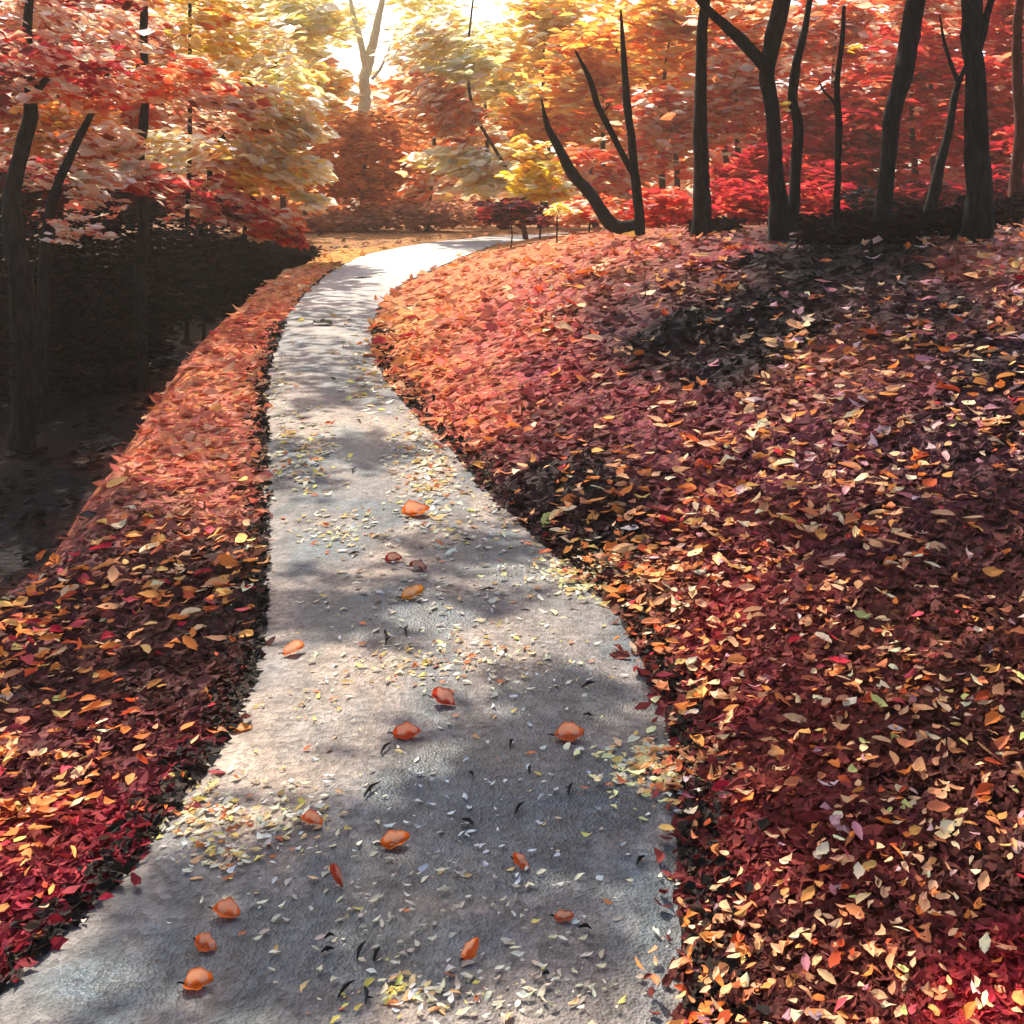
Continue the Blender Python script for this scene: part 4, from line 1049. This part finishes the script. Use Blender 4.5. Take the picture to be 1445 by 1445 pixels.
for i, (px_, py_, wpx, c, yaw, lb) in enumerate(PATH_LEAVES):
    X, Yv, Z, ok = on_ground([px_], [py_ + 6])
    X, Yv = X[0], Yv[0]; ins = pathL(Yv) < X < pathR(Yv)
    z = float(path_z(np.array([X]), np.array([Yv]))[0]) if ins else Z[0]
    L = wpx * Yv / FPX * .95
    flat = 'flat' in lb or 'dark grey' in lb or 'yellow' in lb
    Vb = curled_leaf(L, L * rng.uniform(.6, .78), .02 if flat else rng.uniform(.12, .3), .12 if flat else rng.uniform(.4, .62), rng.uniform(-.35, .35), 900 + i, PG, rng.uniform(.05, .16), rng.uniform(11, 22))
    Vb[:, 2] += .05 * L * np.sin(PG[:, 1] * 9 + i) * PG[:, 0]
    if 'tube' in lb: Vb[:, 0] *= .6; Vb[:, 2] += .22 * L * np.abs(PG[:, 0]) ** 2
    tip = math.radians(0 if flat else 68 if 'edge' in lb and 'standing' in lb else 45 if 'tipped' in lb else rng.uniform(28, 46))
    ca, sa = math.cos(yaw - math.pi / 2), math.sin(yaw - math.pi / 2)
    V = np.stack([Vb[:, 0] * ca - Vb[:, 1] * sa, Vb[:, 0] * sa + Vb[:, 1] * ca, Vb[:, 2]], 1)
    V = np.stack([V[:, 0], V[:, 1] * math.cos(tip) - V[:, 2] * math.sin(tip), V[:, 1] * math.sin(tip) + V[:, 2] * math.cos(tip)], 1)
    V[:, 2] -= V[:, 2].min()
    V = V + np.array([X, Yv, z + .003])
    vein = (np.abs(PG[:, 0]) < .06) | (np.abs(((PG[:, 1] - np.abs(PG[:, 0]) * .22) * 6.5) % 1 - .5) > .43)
    cc = lin(c)[None] * np.array([1.12, 1.0, .6]) * np.where(vein, .78, 1.1)[:, None] * rng.uniform(.85, 1.12, (len(V), 1))
    edge_ = (np.abs(PG[:, 0]) > .93) | (PG[:, 1] > .46)
    cc[edge_] *= .6
    hilite = (PG[:, 0] < -.1 + .25 * np.sin(PG[:, 1] * 11 + i)) & (PG[:, 0] > -.85) & (PG[:, 1] > -.32) & (PG[:, 1] < .34)  # highlight painted on the upturned half of each curled leaf
    if not flat: cc[hilite] = cc[hilite] * .55 + lin((255, 222, 190)) * .45
    o = link_mesh('path_leaf', V, PF, M_PLEAF, cols=np.clip(cc, 0, .9), origin=(X, Yv, z))
    tag(o, lb, 'leaf', 'curled leaves lying on the path')
    sd = np.array([-sa, ca, 0]) * -1
    p0 = np.array([X, Yv, z + .012]) + sd * L * .47
    Vt, Ft = join([tube([p0, p0 + sd * L * .18 + np.array([0, 0, .006]), p0 + sd * L * .34 + np.array([.01, 0, .002])], [.0022 * (1 + Yv * .1), .002 * (1 + Yv * .1), .0012 * (1 + Yv * .1)], seg=5, step=.012, wob=.2)])
    link_mesh('stem', Vt, Ft, M_SOIL, o)

# black twigs and leaf scraps on the path
TW = [(545, 1070, 26, 1.2), (525, 1130, 34, 1.1), (545, 905, 22, 1.8), (575, 900, 26, 1.6), (660, 770, 16, -.6), (548, 915, 20, 1.4), (500, 790, 22, .4), (690, 840, 22, -.3), (830, 975, 20, .6), (830, 1020, 18, -.5), (733, 1160, 24, 1.1),
      (805, 1130, 24, 1.3), (748, 1105, 16, 1.5), (660, 1180, 22, -.9), (665, 1110, 16, -1.2), (722, 1065, 14, 1.4), (465, 1340, 18, .1), (462, 1360, 22, .2), (510, 1360, 30, 1.4), (532, 1365, 22, 1.3), (488, 1415, 28, 1.0), (515, 1425, 34, -1.4), (825, 1328, 24, -.4), (905, 1225, 18, .9), (770, 1395, 12, -.5), (510, 395, 20, -.3), (470, 540, 26, -1.2), (500, 670, 22, 1.5), (505, 600, 20, -1.3)]
for i, (px_, py_, l, a) in enumerate(TW):
    X, Yv, Z, ok = on_ground([px_], [py_]); X, Yv = X[0], Yv[0]
    z = float(path_z(np.array([X]), np.array([Yv]))[0]) + .008
    Lw = .8 * l * Yv / FPX * (1.0 if abs(math.sin(a)) < .5 else 1.5)
    d = np.array([math.cos(a), math.sin(a), 0]); e = np.array([-d[1], d[0], 0]); c0 = np.array([X, Yv, z])
    r = .0042 * (1 + .06 * Yv)
    parts = [tube([c0 - d * Lw * .5, c0 + e * Lw * .07 + np.array([0, 0, .01]), c0 + d * Lw * .5 + np.array([0, 0, .006])], [r * .5, r * 1.25, r * .35], seg=6, step=.012, wob=.5, rough=.3)]
    if i % 2: parts.append(tube([c0 + e * Lw * .05, c0 + d * Lw * .2 + e * Lw * .28 + np.array([0, 0, .006])], [r * .7, r * .25], seg=5, step=.012))
    V, F = join(parts)
    o = link_mesh('twig', V, F, M_TWIG, origin=c0)
    where = 'on the bright upper bend' if py_ < 720 else 'across the middle of the path' if py_ < 950 else 'on the blue grey patch' if px_ > 640 and py_ < 1240 else 'on the near end of the path' if py_ > 1240 else 'on the path beside the red orange leaf'
    tag(o, ('forked' if i % 2 else 'short straight') + ' black twig lying ' + where, 'twig', 'black twigs on the path')

# ------------------------------------------------------------------ the misty air of the wood
def haze(x0, x1, y0, y1, z0, z1, density):
    v = np.array([(x, y, z) for x in (x0, x1) for y in (y0, y1) for z in (z0, z1)], float)
    f = [(0, 1, 3, 2), (4, 6, 7, 5), (0, 4, 5, 1), (2, 3, 7, 6), (0, 2, 6, 4), (1, 5, 7, 3)]
    m = bpy.data.materials.new('haze'); m.use_nodes = True
    nt = m.node_tree
    nt.nodes.remove(nt.nodes['Principled BSDF'])
    p = nt.nodes.new('ShaderNodeVolumePrincipled')
    p.inputs['Color'].default_value = (1.0, .88, .70, 1)
    p.inputs['Density'].default_value = density
    p.inputs['Anisotropy'].default_value = 0.45
    nt.links.new(p.outputs['Volume'], nt.nodes['Material Output'].inputs['Volume'])
    o = link_mesh('haze', v, f, m, smooth=False)
    tag(o, 'warm mist that pales the far trees', 'haze', kind='stuff')
haze(-260, 260, -14, 165, -6, 24, 0.0011)
